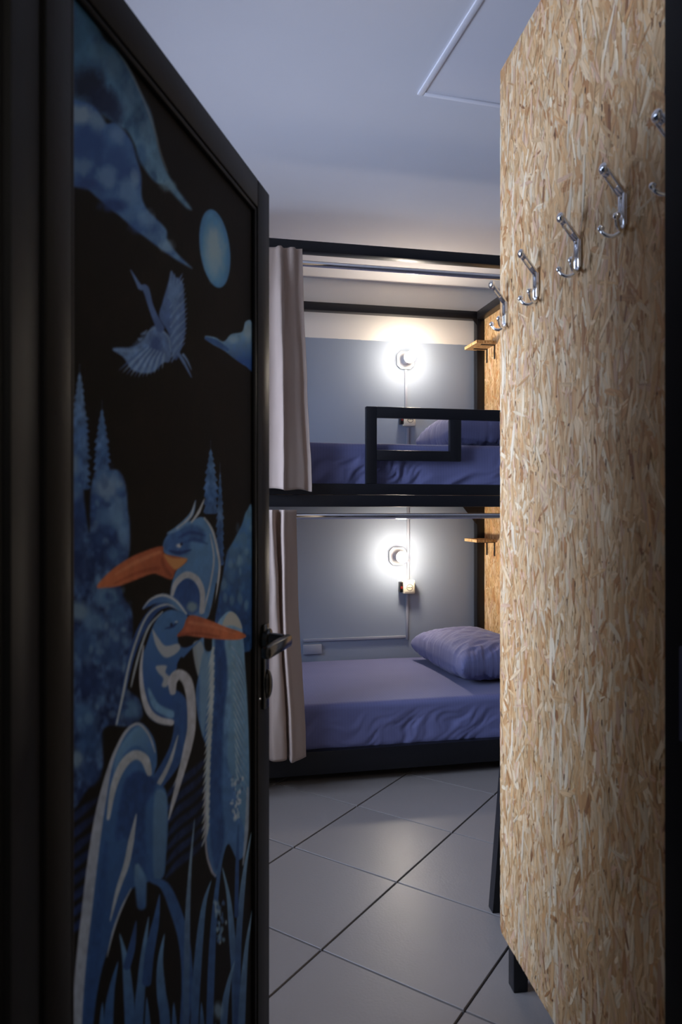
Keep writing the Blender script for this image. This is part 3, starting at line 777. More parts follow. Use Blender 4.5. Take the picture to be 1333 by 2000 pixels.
# --- the painting, worked out stroke by stroke as colours on the panel
rs = np.random.RandomState(4)
def door_pt(x):                      # photograph column on the panel face -> distance from the hinge
    kx = (x - CX) / F; X0 = (527 - CX) / F * DE; sl = (DVP - CX) / F
    d = (X0 - sl * DE) / (kx - sl)
    return DW - (DE - d) / math.cos(math.atan(sl))
cols = np.concatenate([np.linspace(ST0 + mo - .004, door_pt(330), 190), np.linspace(door_pt(330), DW - ST1 - mo + .004, 151)[1:]])
rows = np.linspace(RB, DH - RT, 900)
S, Z = np.meshgrid(cols, rows)
slp = (DVP - CX) / F; cosd = math.cos(math.atan(slp))
Dd = DE - (DW - S) * cosd; Xx = (527 - CX) / F * DE + slp * (Dd - DE)
PX = CX + F * Xx / Dd; PY = CY + F * (HC - Z) / Dd
IMG = np.zeros(PX.shape + (3,))
def vnoise(sx, sy, seed=0, octv=3):
    out = np.zeros_like(PX); amp = 1.0; tot = 0
    for o in range(octv):
        r = np.random.RandomState(seed + o * 17); G = r.rand(64, 64)
        x = PX / sx * 2 ** o; y = PY / sy * 2 ** o
        xi = np.floor(x).astype(int); yi = np.floor(y).astype(int); fx_ = x - xi; fy_ = y - yi
        fx_ = fx_ * fx_ * (3 - 2 * fx_); fy_ = fy_ * fy_ * (3 - 2 * fy_)
        g = lambda a, b: G[b % 64, a % 64]
        out += amp * ((g(xi, yi) * (1 - fx_) + g(xi + 1, yi) * fx_) * (1 - fy_) + (g(xi, yi + 1) * (1 - fx_) + g(xi + 1, yi + 1) * fx_) * fy_)
        tot += amp; amp *= .5
    return out / tot
N1 = vnoise(26, 42, 1); N2 = vnoise(9, 15, 5); N3 = vnoise(60, 100, 9)
colf = lambda c: np.array(c, float)
K_ = (13, 11, 10)
IMG[:] = colf(K_) * (0.75 + .6 * N3)[..., None]
IMG += np.array([10, 6, 3]) * np.clip(N1 - .5, 0, 1)[..., None] * 2
def smooth_pts(P, closed, sub=6):
    P = np.array(P, float); n = len(P); out = []
    rng = range(n) if closed else range(n - 1)
    for i in rng:
        if closed: p0, p1, p2, p3 = P[i - 1], P[i], P[(i + 1) % n], P[(i + 2) % n]
        else: p0, p1, p2, p3 = P[max(i - 1, 0)], P[i], P[i + 1], P[min(i + 2, n - 1)]
        for k_ in range(sub):
            t = k_ / sub
            out.append(.5 * ((2 * p1) + (p2 - p0) * t + (2 * p0 - 5 * p1 + 4 * p2 - p3) * t * t + (3 * p1 - p0 - 3 * p2 + p3) * t ** 3))
    if not closed: out.append(P[-1])
    return np.array(out)
def region(x0, x1, y0, y1):
    m = (PX > x0) & (PX < x1) & (PY > y0) & (PY < y1)
    return np.nonzero(m)
def put(idx, col, a):
    IMG[idx] = IMG[idx] * (1 - a[:, None]) + col * a[:, None]
def seg_d(px, py, Q, closed):
    A = Q if closed else Q[:-1]; B = np.roll(Q, -1, 0) if closed else Q[1:]
    best = np.full(px.shape, 1e9); bt = np.zeros(px.shape)
    for i in range(len(A)):
        dx, dy = B[i] - A[i]; L2 = dx * dx + dy * dy + 1e-9
        t = np.clip(((px - A[i, 0]) * dx + (py - A[i, 1]) * dy) / L2, 0, 1)
        d = np.hypot(px - A[i, 0] - t * dx, py - A[i, 1] - t * dy)
        m = d < best; best[m] = d[m]; bt[m] = (i + t[m]) / len(A)
    return best, bt
def inside(px, py, Q):
    r = np.zeros(px.shape, bool); n = len(Q)
    for i in range(n):
        x1, y1 = Q[i]; x2, y2 = Q[(i + 1) % n]
        if y1 == y2: continue
        c = ((y1 > py) != (y2 > py)) & (px < (x2 - x1) * (py - y1) / (y2 - y1) + x1)
        r ^= c
    return r
def poly(P, c, c2=None, grad=None, soft=1.5, alpha=1.0, nz=0.0, rim=None, sm=True, mott=None):
    """filled shape; grad=((x,y),(x,y)) blends c to c2; rim=(colour,width); mott=(colour, amount) cloudy mixing"""
    Q = smooth_pts(P, True) if sm else np.array(P, float)
    idx = region(Q[:, 0].min() - soft, Q[:, 0].max() + soft, Q[:, 1].min() - soft, Q[:, 1].max() + soft)
    if len(idx[0]) == 0: return
    px, py = PX[idx], PY[idx]
    d, _ = seg_d(px, py, Q, True); ins = inside(px, py, Q)
    sd = np.where(ins, d, -d)
    a = np.clip(sd / (2 * soft) + .5, 0, 1) * alpha
    col = np.tile(colf(c), (len(px), 1))
    if c2 is not None:
        (ax, ay), (bx, by) = grad; L2 = (bx - ax) ** 2 + (by - ay) ** 2
        t = np.clip(((px - ax) * (bx - ax) + (py - ay) * (by - ay)) / L2 + (N2[idx] - .5) * .5, 0, 1)
        col = col * (1 - t[:, None]) + colf(c2) * t[:, None]
    if mott is not None:
        t = np.clip((N1[idx] * .6 + N2[idx] * .4 - .42) * 4, 0, 1) * mott[1]
        col = col * (1 - t[:, None]) + colf(mott[0]) * t[:, None]
    if rim is not None:
        t = np.clip(1 - sd / rim[1], 0, 1)[:, None]; col = col * (1 - t) + colf(rim[0]) * t
    if nz: col = col * (1 + nz * (N2[idx] - .5) * 2)[:, None]
    put(idx, col, a)
def stroke(P, wd, c, c2=None, soft=1.2, alpha=1.0, nz=.12):
    """tapered brush stroke, wd = half widths at evenly spaced stations"""
    Q = smooth_pts(P, False); mw = max(wd) + soft
    idx = region(Q[:, 0].min() - mw, Q[:, 0].max() + mw, Q[:, 1].min() - mw, Q[:, 1].max() + mw)
    if len(idx[0]) == 0: return
    px, py = PX[idx], PY[idx]; d, t = seg_d(px, py, Q, False)
    r = np.interp(t, np.linspace(0, 1, len(wd)), wd)
    a = np.clip((r - d) / (2 * soft) + .5, 0, 1) * alpha * np.clip(r / .8, 0, 1)
    col = np.tile(colf(c), (len(px), 1))
    if c2 is not None: col = col * (1 - t[:, None]) + colf(c2) * t[:, None]
    col = col * (1 + nz * (N2[idx] - .5) * 2)[:, None]
    put(idx, col, a)
def puff(x, y, rx, ry, c, alpha=.7):
    idx = region(x - rx, x + rx, y - ry, y + ry)
    if len(idx[0]) == 0: return
    px, py = PX[idx], PY[idx]
    r = np.hypot((px - x) / rx, (py - y) / ry) + (N2[idx] - .5) * .5
    a = np.clip((1 - r) * 1.7, 0, 1) * alpha
    put(idx, np.tile(colf(c), (len(px), 1)), a)

WH, LT, MD, DK, NV = (196, 200, 212), (112, 168, 220), (64, 118, 192), (34, 76, 150), (16, 36, 88)
OR, OY = (206, 108, 66), (214, 146, 84)
# clouds
poly([(150, -30), (186, 21), (203, 45), (221, 76), (248, 100), (269, 135), (286, 172), (307, 214), (317, 255), (324, 290), (338, 331), (355, 362), (386, 405), (376, 405), (355, 383), (338, 362), (317, 355), (300, 335), (286, 310), (276, 280), (262, 255), (238, 238), (217, 224), (190, 204), (140, 193), (130, 60)],
     (52, 104, 150), (96, 150, 196), ((200, 60), (320, 340)), 3, 1, .1, None, True, ((30, 66, 110), .7))
for x, y, rx, ry, c, a in ((188, 165, 45, 42, (18, 32, 62), .95), (215, 195, 35, 40, (20, 36, 74), .9), (240, 215, 26, 34, (24, 42, 84), .8), (168, 70, 28, 45, (36, 84, 120), .6), (265, 190, 22, 50, (92, 142, 186), .55), (300, 260, 16, 44, (104, 156, 200), .6), (235, 125, 24, 34, (86, 130, 166), .5), (290, 300, 14, 30, (40, 86, 150), .5), (340, 362, 20, 18, (120, 170, 205), .6), (205, 100, 20, 30, (70, 116, 150), .5)): puff(x, y, rx, ry, c, a)
stroke([(203, 48), (248, 102), (286, 174), (316, 255), (326, 295), (340, 333)], [1, 2, 2, 2, 2, 1], (150, 160, 170), None, 2, .5)
poly([(140, 205), (176, 197), (203, 210), (221, 238), (238, 238), (255, 252), (272, 276), (281, 310), (290, 341), (291, 383), (303, 410), (321, 428), (338, 448), (341, 470), (362, 497), (387, 522), (376, 518), (341, 496), (307, 470), (272, 442), (245, 418), (217, 395), (203, 383), (183, 366), (140, 345)],
     (58, 104, 172), (92, 146, 206), ((200, 380), (340, 470)), 2.5, 1, .1, None, True, ((36, 70, 138), .7))
for x, y, rx, ry, c, a in ((172, 222, 36, 26, (120, 152, 186), .85), (205, 240, 20, 26, (100, 138, 180), .8), (245, 262, 22, 24, (96, 140, 196), .7), (185, 275, 46, 40, (40, 78, 150), .8), (240, 320, 34, 40, (44, 84, 156), .8), (172, 325, 30, 22, (86, 126, 178), .8), (225, 345, 26, 28, (96, 140, 196), .75), (265, 370, 28, 36, (96, 146, 204), .7), (185, 358, 26, 14, (40, 70, 140), .8), (235, 400, 34, 18, (32, 64, 134), .8), (285, 440, 26, 20, (40, 84, 160), .6), (300, 425, 22, 22, (110, 160, 214), .6), (340, 480, 18, 16, (130, 176, 220), .6), (278, 345, 12, 26, (130, 170, 210), .5)): puff(x, y, rx, ry, c, a)
# moon
ang_ = np.linspace(0, 2 * math.pi, 40, endpoint=False)
poly([(431 + 29 * math.cos(a) + 8 * math.sin(a) * 1.0, 484.5 + 77 * math.sin(a)) for a in ang_], (84, 158, 220), None, None, 1.5, 1, .05, ((70, 140, 208), 10))
puff(430, 490, 27, 66, (150, 196, 224), .8); puff(430, 480, 15, 36, (178, 208, 216), .4)
# flying heron
HB = (84, 122, 186)
poly([(324, 618), (331, 587), (341, 552), (347, 528), (355, 539), (369, 552), (372, 580), (374, 618), (374, 649), (367, 677), (357, 703), (347, 684), (341, 649)], HB, (62, 96, 164), ((350, 540), (350, 690)), 1.5, 1, .2)
for k_ in range(15):
    f = k_ / 14; y0 = 545 + f * 135; xr = 366 + 9 * math.sin(f * 2.6); 
    stroke([(344 + 4 * f, y0 + 26), (358, y0 + 8), (xr + 3, y0 - 12)], [1.5, 3.4, .6], (112, 152, 210) if k_ % 2 else (84, 124, 190), None, 1, .85)
    stroke([(362, y0 + 12), (xr + 6, y0 - 5)], [.2, 1.3], K_, None, .8, .9)
for dx, dy in ((0, 0), (7, 5), (13, 12), (18, 22)):
    stroke([(342 + dx * .6, 580 + dy), (345 + dx * .8, 556 + dy * .6), (347 + dx, 528 + dy)], [3, 3.2, .5], (96, 138, 200), None, 1, .9)
poly([(316, 635), (334, 646), (348, 666), (345, 704), (331, 708), (314, 725), (293, 728), (272, 721), (255, 697), (234, 680), (272, 677), (293, 663), (303, 646)], HB, (96, 138, 200), ((330, 650), (270, 720)), 1.5, 1, .2)
puff(318, 672, 16, 22, (48, 76, 146), .6)
for (xa, ya, xb, yb) in ((300, 690, 262, 708), (306, 696, 272, 722), (312, 700, 288, 730), (322, 700, 304, 728), (333, 696, 322, 714), (290, 682, 240, 684), (292, 660, 282, 660), (300, 645, 288, 652)):
    stroke([(xa, ya), ((xa + xb) / 2, (ya + yb) / 2 + 2), (xb, yb)], [1.5, 3, .5], (110, 150, 208), None, 1, .8)
for k_ in range(12):
    f = k_ / 11; xb = 246 + f * 84; yb = 700 + 30 * math.sin(.6 + f * 2.1)
    stroke([(300 + f * 34, 676 + f * 14), ((300 + f * 34 + xb) / 2, (682 + yb) / 2), (xb, yb + 6)], [1.2, 2.8, .5], (122, 160, 214) if k_ % 2 else (72, 110, 178), None, 1, .8)
for k_ in range(6): stroke([(304 - k_ * 2, 652 + k_ * 4), (292 - k_ * 5, 652 + k_ * 5)], [2, .5], (96, 136, 198), None, 1, .8)
stroke([(300, 650), (318, 640), (340, 656), (346, 684)], [1, 2, 2, 1], (122, 158, 208), None, 1.2, .7)
stroke([(269, 526), (281, 548), (288, 560), (298, 563), (307, 594), (316, 618), (326, 640)], [.8, 3, 5, 6.5, 5, 6, 8], HB, (70, 104, 172))
stroke([(359, 687), (372, 708), (386, 736)], [3.5, 3, .8], HB); stroke([(370, 692), (378, 704), (386, 722)], [2.5, 2, .6], (100, 138, 196))
# small cloud at the right
poly([(412, 656), (431, 658), (448, 666), (462, 652), (483, 647), (490, 627), (504, 634), (506, 720), (490, 715), (469, 701), (448, 684), (424, 670)], (112, 166, 214), (34, 80, 160), ((470, 655), (478, 712)), 1.5, 1, .2)
stroke([(414, 660), (432, 668), (455, 682)], [3, 6, 3], (50, 98, 172)); puff(494, 648, 10, 24, (160, 188, 204), .5); puff(466, 664, 12, 10, (140, 182, 216), .6)
# conifers
def conifer(ax, ay, yb, wl_, seed, c, c2):
    r = random.Random(seed); L, R = [], []
    y = ay
    while y < yb:
        f = (y - ay) / (yb - ay); wdt = wl_ * min(1, (f * 1.9) ** .8)
        L.append((ax - wdt * r.uniform(.85, 1.1), y + 6)); L.append((ax - wdt * .68, y + 10)); R.append((ax + wdt * r.uniform(.85, 1.1), y + 6)); R.append((ax + wdt * .68, y + 10)); y += r.uniform(11, 17)
    poly([(ax, ay - 6)] + R + L[::-1], c, c2, ((ax, ay), (ax, yb)), 1.2, 1, .35, None, False, ((110, 150, 200), .35))
conifer(171, 716, 960, 21, 1, (88, 128, 184), (40, 82, 150)); conifer(214, 788, 960, 17, 2, (70, 116, 178), (36, 78, 148))
conifer(423, 866, 1010, 15, 3, (70, 124, 190), (44, 90, 160)); conifer(441, 910, 1100, 8, 4, (60, 108, 172), (44, 90, 160))
# left bushes
poly([(130, 876), (150, 878), (163, 893), (176, 941), (183, 1000), (190, 1040), (192, 960), (203, 924), (228, 917), (248, 921), (260, 948), (264, 993), (268, 1028), (266, 1085), (248, 1130), (258, 1170), (272, 1194), (273, 1250), (262, 1306), (262, 1344), (287, 1368), (292, 1400), (270, 1420), (218, 1424), (216, 1500), (190, 1540), (130, 1545)],
     (40, 80, 150), (20, 44, 98), ((200, 900), (200, 1150)), 2.5, 1, .25, None, True, ((86, 132, 188), .6))
r = random.Random(12)
for (cx_, cy_, rx, ry, cc) in ((225, 950, 34, 34, (124, 162, 204)), (240, 1000, 24, 40, (92, 140, 196)), (158, 910, 18, 30, (110, 148, 190)), (160, 960, 20, 24, (80, 120, 176)), (215, 1010, 20, 30, (70, 116, 178)), (255, 1040, 14, 36, (96, 146, 204)), (210, 1050, 26, 30, (28, 60, 122)), (165, 1040, 26, 46, (26, 54, 112)), (240, 1085, 24, 24, (54, 100, 164)), (175, 1110, 34, 40, (22, 46, 100)), (225, 1165, 30, 24, (90, 140, 190)), (168, 1195, 28, 24, (112, 148, 180)), (200, 1215, 26, 26, (84, 132, 184)), (245, 1200, 24, 36, (60, 110, 170)), (180, 1260, 36, 44, (44, 88, 150)), (235, 1270, 28, 44, (36, 76, 142)), (195, 1330, 40, 40, (26, 56, 116)), (240, 1330, 22, 40, (24, 54, 112)), (270, 1385, 22, 26, (80, 132, 186)), (180, 1400, 32, 36, (60, 108, 166)), (190, 1450, 28, 40, (34, 76, 140)), (165, 1485, 16, 22, (120, 156, 190)), (190, 1510, 26, 30, (30, 66, 130))):
    puff(cx_, cy_, rx, ry, cc, .75)
for _ in range(170):
    x = r.uniform(146, 268); y = r.uniform(900, 1500)
    if 183 < x < 192 and y < 1045: continue
    if y > 1420 and x > 212: continue
    if 1095 < y < 1150 and x > 235: continue
    puff(x, y, r.uniform(5, 12), r.uniform(6, 16), r.choice([(96, 146, 200), (56, 104, 170), (24, 52, 110), (120, 160, 200), (30, 66, 130), (44, 92, 160)]), r.uniform(.2, .5))
# right bush
poly([(492, 997), (504, 1008), (506, 1260), (434, 1240), (437, 1175), (445, 1130), (454, 1081), (467, 1055), (482, 1025)], (88, 146, 196), (30, 72, 140), ((490, 1010), (470, 1200)), 1.8, 1, .3, None, True, ((34, 84, 150), .6))
for _ in range(40):
    y = r.uniform(1030, 1200); x = r.uniform(455 + (1080 - y) * .35 if y < 1080 else 442, 502); puff(x, y, r.uniform(3, 7), r.uniform(6, 16), r.choice([(120, 172, 210), (40, 88, 150), (70, 124, 184)]), .4)
# dark waves at both sides of the front heron
for i in range(8):
    y = 1566 + i * 31
    stroke([(140, y + 48), (168, y + 26), (190, y + 8), (214, y - 10)], [7, 8, 6, 2], (26, 54, 124), (14, 28, 66), 3, .9, .3)
for i in range(7):
    y = 1500 + i * 26
    stroke([(338, y + 58), (362, y + 30), (388, y + 10), (412, y - 14)], [3, 7, 7, 4], (24, 54, 116), (18, 38, 84), 3, .9, .3)
# rear heron: body
poly([(396, 1258), (400, 1310), (394, 1355), (398, 1400), (408, 1440), (415, 1469), (412, 1544), (415, 1656), (430, 1713), (440, 1700), (456, 1650), (474, 1680), (490, 1660), (497, 1562), (496, 1450), (492, 1356), (490, 1325), (486, 1250), (479, 1212), (460, 1194), (441, 1209), (428, 1232)], MD, LT, ((420, 1400), (480, 1380)), 1.5, 1, .12)
poly([(432, 1240), (450, 1240), (455, 1330), (447, 1420), (445, 1560), (450, 1640), (436, 1700), (424, 1660), (420, 1540), (426, 1440), (430, 1340)], DK, (40, 84, 156), ((430, 1300), (440, 1650)), 3, .95, .15)
poly([(446, 1222), (452, 1204), (462, 1195), (474, 1204), (483, 1228), (465, 1222)], (178, 186, 186), None, None, 1.5, .95)
poly([(450, 1250), (478, 1250), (488, 1300), (494, 1400), (496, 1540), (488, 1620), (470, 1540), (455, 1480), (462, 1380), (458, 1310)], (112, 166, 212), (84, 140, 196), ((470, 1260), (480, 1560)), 2.5, .9, .1)
for i in range(16):
    y = 1262 + i * 16
    stroke([(462 + i * .6, y), (476, y + 20), (488 + i * .35, y + 52)], [.6, 1.8, .5], (160, 192, 216), None, 1, .75)
    stroke([(468 + i * .6, y + 8), (480, y + 26), (490 + i * .3, y + 56)], [.6, 1.4, .4], (70, 122, 184), None, 1, .6)
for i in range(24):
    y = 1284 + i * 15; xc = 424 - max(0, i - 5) * .75 if i < 14 else 417 - (i - 14) * .3
    stroke([(xc + 4, y - 18), (xc - 1, y + 6), (xc - 9, y + 26)], [2.6, 2.6, .5], (176, 196, 208), None, 1, .85)
stroke([(412, 1545), (414, 1656), (424, 1700), (432, 1712)], [1, 2, 2.2, 1.6], (150, 156, 180))
stroke([(494, 1540), (492, 1620), (485, 1690)], [2, 4, 1.5], (150, 170, 196), None, 1.5, .85)
poly([(388, 1262), (402, 1252), (410, 1270), (404, 1300), (398, 1320)], (150, 172, 192), None, None, 1.5, .9)
poly([(404, 1290), (416, 1278), (420, 1330), (414, 1400), (408, 1440), (402, 1390)], (110, 158, 204), None, None, 2, .8)
r2 = random.Random(5)
for _ in range(46): puff(r2.gauss(471, 5), r2.uniform(1520, 1600), r2.uniform(2, 5), r2.uniform(3, 7), r2.choice([(186, 204, 222), (150, 184, 216), (60, 100, 160)]), .8)
# rear heron: head and neck
poly([(331, 1074), (336, 1051), (355, 1031), (385, 1017), (407, 1010), (422, 1025), (434, 1055), (439, 1100), (434, 1145), (426, 1190), (411, 1212), (390, 1206), (372, 1196), (347, 1170), (349, 1137), (359, 1111), (377, 1094), (344, 1086)], (84, 142, 206), (70, 126, 196), ((380, 1020), (400, 1180)), 1.5, 1, .1)
poly([(332, 1072), (340, 1048), (362, 1032), (392, 1026), (412, 1040), (408, 1060), (386, 1056), (380, 1080), (358, 1086)], (46, 92, 170), None, None, 4, .75, .2)
stroke([(362, 1050), (385, 1040), (412, 1046)], [1, 4, 1], (34, 70, 142), None, 2, .8); stroke([(370, 1060), (392, 1054), (416, 1062)], [1, 4, 1], (40, 80, 152), None, 2, .8)
stroke([(344, 1076), (362, 1080), (385, 1074)], [1.5, 4, 1], (28, 58, 124), None, 1.5, .9); puff(362, 1066, 7, 6, (205, 210, 220), .95); puff(367, 1063, 4, 5, (24, 36, 70), .9)
poly([(347, 1162), (354, 1142), (372, 1130), (392, 1136), (402, 1156), (402, 1186), (388, 1200), (366, 1190)], DK, (46, 92, 172), ((370, 1135), (380, 1195)), 2, 1, .12)
stroke([(348, 1166), (356, 1140), (376, 1123), (396, 1132), (407, 1158), (405, 1196)], [2.5, 5, 6.5, 6, 5, 4], (168, 180, 198))
puff(388, 1186, 13, 13, (128, 162, 180), .85)
stroke([(411, 1012), (426, 1036), (437, 1081), (440, 1111), (433, 1160), (420, 1206)], [1.5, 2.2, 2.2, 2.2, 2.2, 2], (172, 184, 200))
stroke([(422, 1044), (429, 1089), (423, 1137), (409, 1196)], [1, 1.8, 1.8, 2], (160, 176, 198))
stroke([(434, 1140), (428, 1180), (420, 1212)], [1, 2.6, 3], K_, None, 1, .9)
poly([(411, 1236), (420, 1204), (431, 1206), (426, 1240), (424, 1270), (412, 1268)], K_, None, None, 1.5)
stroke([(394, 977), (386, 1004), (362, 1030), (340, 1042)], [.6, 4, 5, 1.5], (100, 150, 208)); stroke([(393, 980), (383, 1010), (358, 1032)], [.5, 1.6, 1], (180, 190, 204))
stroke([(411, 974), (400, 1000), (386, 1020)], [.6, 3, 1.5], (174, 188, 206))
# rear heron: beak
poly([(204, 1146), (231, 1115), (265, 1091), (295, 1077), (329, 1067), (336, 1082), (377, 1093), (356, 1115), (348, 1132), (325, 1124), (310, 1121), (276, 1134), (246, 1145), (224, 1148)], OR, (180, 88, 56), ((215, 1140), (330, 1100)), 1.5, 1, .12)
poly([(333, 1083), (350, 1090), (378, 1092), (358, 1112), (345, 1104)], OY, None, None, 2, .95)
stroke([(240, 1122), (280, 1098), (325, 1078)], [1, 4, 3], (222, 136, 92), None, 2.5, .6); stroke([(238, 1140), (285, 1118), (322, 1110)], [1, 3, 4], (150, 66, 44), None, 2, .6); stroke([(330, 1090), (334, 1108), (346, 1124)], [2, 4, 3], (128, 60, 42), None, 2, .6)
# front heron: crest and streamers
stroke([(376, 1200), (350, 1182), (326, 1184), (306, 1203), (288, 1234), (272, 1276), (260, 1330), (243, 1414)], [4, 6, 7, 8, 8, 7, 5, 1.5], DK)
stroke([(362, 1192), (340, 1181), (314, 1190), (296, 1212), (280, 1252), (266, 1300), (254, 1360), (242, 1416)], [1, 1.8, 2, 2, 2, 2.2, 2.4, 1.4], (168, 184, 200))
stroke([(330, 1196), (306, 1222), (290, 1262), (278, 1306), (270, 1342)], [1.5, 2, 2.2, 2.2, 1], (160, 178, 198))
poly([(292, 1190), (306, 1171), (332, 1160), (357, 1171), (378, 1199), (362, 1193), (342, 1178), (316, 1180)], (52, 100, 180), (84, 138, 200), ((300, 1185), (360, 1180)), 1.2)
stroke([(293, 1189), (308, 1171), (332, 1163), (356, 1174), (376, 1199)], [.6, 1.6, 2.4, 2, 1.5], (184, 196, 210))
# front heron: head and neck
poly([(318, 1212), (342, 1192), (366, 1196), (380, 1208), (372, 1226), (360, 1242), (364, 1262), (380, 1264), (408, 1246), (392, 1262), (372, 1284), (360, 1300), (352, 1330), (350, 1360), (362, 1380), (350, 1416), (317, 1411), (299, 1392), (288, 1344), (288, 1295), (300, 1258)], (66, 124, 198), (42, 88, 168), ((330, 1210), (340, 1390)), 1.5, 1, .1)
poly([(311, 1230), (318, 1262), (334, 1284), (352, 1280), (364, 1268), (360, 1258), (336, 1262), (322, 1246)], (164, 180, 200), None, None, 1.4)
poly([(318, 1302), (338, 1301), (336, 1314), (346, 1326), (338, 1342), (329, 1340), (332, 1326), (322, 1314)], (170, 184, 202), None, None, 1.6, .95)
stroke([(336, 1228), (350, 1224), (360, 1214)], [1, 2.6, 1], (30, 62, 126)); puff(348, 1221, 4, 5, (20, 34, 70), .9); puff(357, 1215, 5, 3, (170, 190, 210), .8)
stroke([(304, 1347), (318, 1380), (346, 1396)], [2, 7, 8], (100, 158, 216), None, 2)
stroke([(294, 1262), (289, 1306), (292, 1351), (303, 1388), (322, 1406), (347, 1412)], [1, 3, 4.5, 6, 6.5, 6], (178, 188, 208))
poly([(358, 1300), (366, 1284), (372, 1290), (364, 1306)], K_, None, None, 1.2)
stroke([(352, 1356), (364, 1372), (368, 1410), (362, 1455), (346, 1492), (322, 1528), (304, 1556)], [9, 13, 15, 16, 16, 14, 8], (44, 92, 170), (40, 84, 156), 1.5)
stroke([(350, 1352), (350, 1330), (362, 1318), (377, 1330), (385, 1365), (386, 1420), (379, 1460), (366, 1512), (352, 1564), (342, 1602)], [6, 9, 10, 10, 9, 8, 8, 6, 4, 1], (178, 188, 208))
stroke([(360, 1438), (346, 1486), (328, 1524), (302, 1567)], [1, 3.5, 4.5, 3.5], (166, 180, 200)); stroke([(371, 1478), (362, 1510), (351, 1538)], [.8, 2, .6], (170, 184, 206), None, 1, .8)
poly([(316, 1424), (346, 1420), (345, 1450), (332, 1480), (322, 1496), (319, 1462)], K_, None, None, 1.5)
# front heron: beak
poly([(358, 1243), (370, 1227), (377, 1208), (389, 1202), (419, 1211), (452, 1225), (479, 1234), (491, 1243), (475, 1250), (437, 1249), (400, 1245), (377, 1242)], (184, 92, 66), OR, ((370, 1225), (470, 1240)), 1.3, 1, .12)
stroke([(382, 1216), (420, 1222), (470, 1238)], [3, 3.5, 1], (216, 130, 96), None, 2, .6); stroke([(364, 1240), (400, 1238), (440, 1244)], [2, 3, 1], (128, 58, 42), None, 2, .5)
# front heron: body
poly([(284, 1412), (302, 1424), (316, 1450), (320, 1487), (314, 1525), (336, 1544), (341, 1600), (337, 1675), (332, 1714), (310, 1722), (270, 1740), (242, 1800), (228, 1850), (212, 1905), (197, 2000), (180, 2200), (150, 2300), (158, 2000), (167, 1912), (181, 1800), (190, 1706), (205, 1612), (216, 1549), (224, 1514), (239, 1469), (261, 1427)], (58, 112, 186), (38, 84, 156), ((260, 1450), (240, 1800)), 1.5, 1, .12)
poly([(250, 1560), (262, 1522), (284, 1508), (312, 1520), (316, 1540), (300, 1570), (296, 1600), (300, 1680), (296, 1710), (276, 1700), (262, 1640), (240, 1640)], (30, 68, 138), (38, 80, 150), ((270, 1520), (280, 1700)), 4, .95, .15)
poly([(316, 1552), (336, 1550), (340, 1600), (336, 1680), (330, 1714), (314, 1716), (312, 1640)], (88, 138, 192), (70, 116, 172), ((330, 1560), (325, 1710)), 2.5, .95, .1)
poly([(262, 1440), (284, 1420), (304, 1432), (316, 1466), (318, 1500), (306, 1480), (284, 1458), (262, 1468), (244, 1500), (236, 1530), (240, 1480)], (96, 154, 210), (60, 112, 186), ((260, 1440), (310, 1480)), 2.5, .95, .1)
stroke([(316, 1470), (304, 1436), (284, 1415), (262, 1428), (242, 1464), (228, 1504), (217, 1552), (206, 1612), (194, 1700), (184, 1790), (174, 1880), (166, 1990), (160, 2150)], [1, 2, 2.5, 3, 3, 4, 7, 9, 10, 10, 10, 10, 10], (170, 182, 204), (140, 158, 190))
stroke([(226, 1600), (236, 1540), (254, 1496), (276, 1476), (296, 1484), (305, 1512)], [3, 6, 8, 9, 9, 5], (170, 184, 202))
stroke([(280, 1592), (270, 1645), (261, 1690), (244, 1742), (230, 1800)], [1, 5.5, 5.5, 4, 1], (160, 176, 198)); stroke([(270, 1738), (252, 1775), (236, 1820), (224, 1870)], [1, 2, 2, .8], (150, 166, 192))
stroke([(222, 1650), (214, 1740), (204, 1840), (192, 1960), (180, 2100)], [3, 8, 9, 9, 9], (36, 82, 156), (30, 70, 140), 3, .8)
stroke([(282, 1694), (288, 1722), (290, 1770)], [5, 12, 9], (98, 150, 204), (50, 96, 166), 2.5)
stroke([(310, 1722), (334, 1732), (354, 1776), (372, 1840), (378, 1920), (372, 2010), (368, 2120)], [4, 9, 11, 11, 11, 9, 7], (48, 96, 170), (40, 84, 156))
# reeds
def reed(P, w0, c=(88, 140, 196), c2=(34, 76, 146)): stroke(P, [.5, w0 * .45, w0 * .8, w0, w0, w0], c, c2, 1.1, 1, .12)
reed([(392, 1601), (384, 1690), (379, 1780), (377, 1880), (374, 2050), (372, 2250)], 6, (120, 156, 190))
reed([(424, 1721), (410, 1770), (400, 1860), (392, 1990), (388, 2200)], 8)
reed([(454, 1627), (440, 1700), (430, 1790), (424, 1900), (420, 2050), (418, 2250)], 7, (60, 110, 180))
reed([(445, 1695), (457, 1752), (464, 1830), (470, 1930), (472, 2200)], 7, (110, 160, 206))
reed([(501, 1627), (490, 1690), (482, 1760), (476, 1850), (474, 2000)], 6, (120, 166, 206))
reed([(476, 1610), (474, 1690), (472, 1790)], 4, (50, 96, 166))
reed([(503, 1777), (492, 1850), (485, 1940), (480, 2060), (478, 2220)], 7, (110, 156, 200))
reed([(469, 1879), (456, 1930), (448, 2000), (442, 2200)], 7, (100, 150, 200))
reed([(248, 1826), (258, 1870), (264, 1930), (268, 2010), (272, 2240)], 10)
reed([(304, 1792), (296, 1850), (290, 1920), (284, 2010), (278, 2240)], 9)
reed([(334, 1826), (326, 1880), (328, 1940), (336, 2010), (344, 2240)], 10)
reed([(325, 1748), (318, 1800), (306, 1860), (300, 1920)], 9, (50, 98, 172))
reed([(280, 1800), (272, 1850), (262, 1890)], 7, (40, 80, 150))
reed([(245, 1880), (232, 1940), (226, 2010), (220, 2200)], 9, (50, 100, 166))
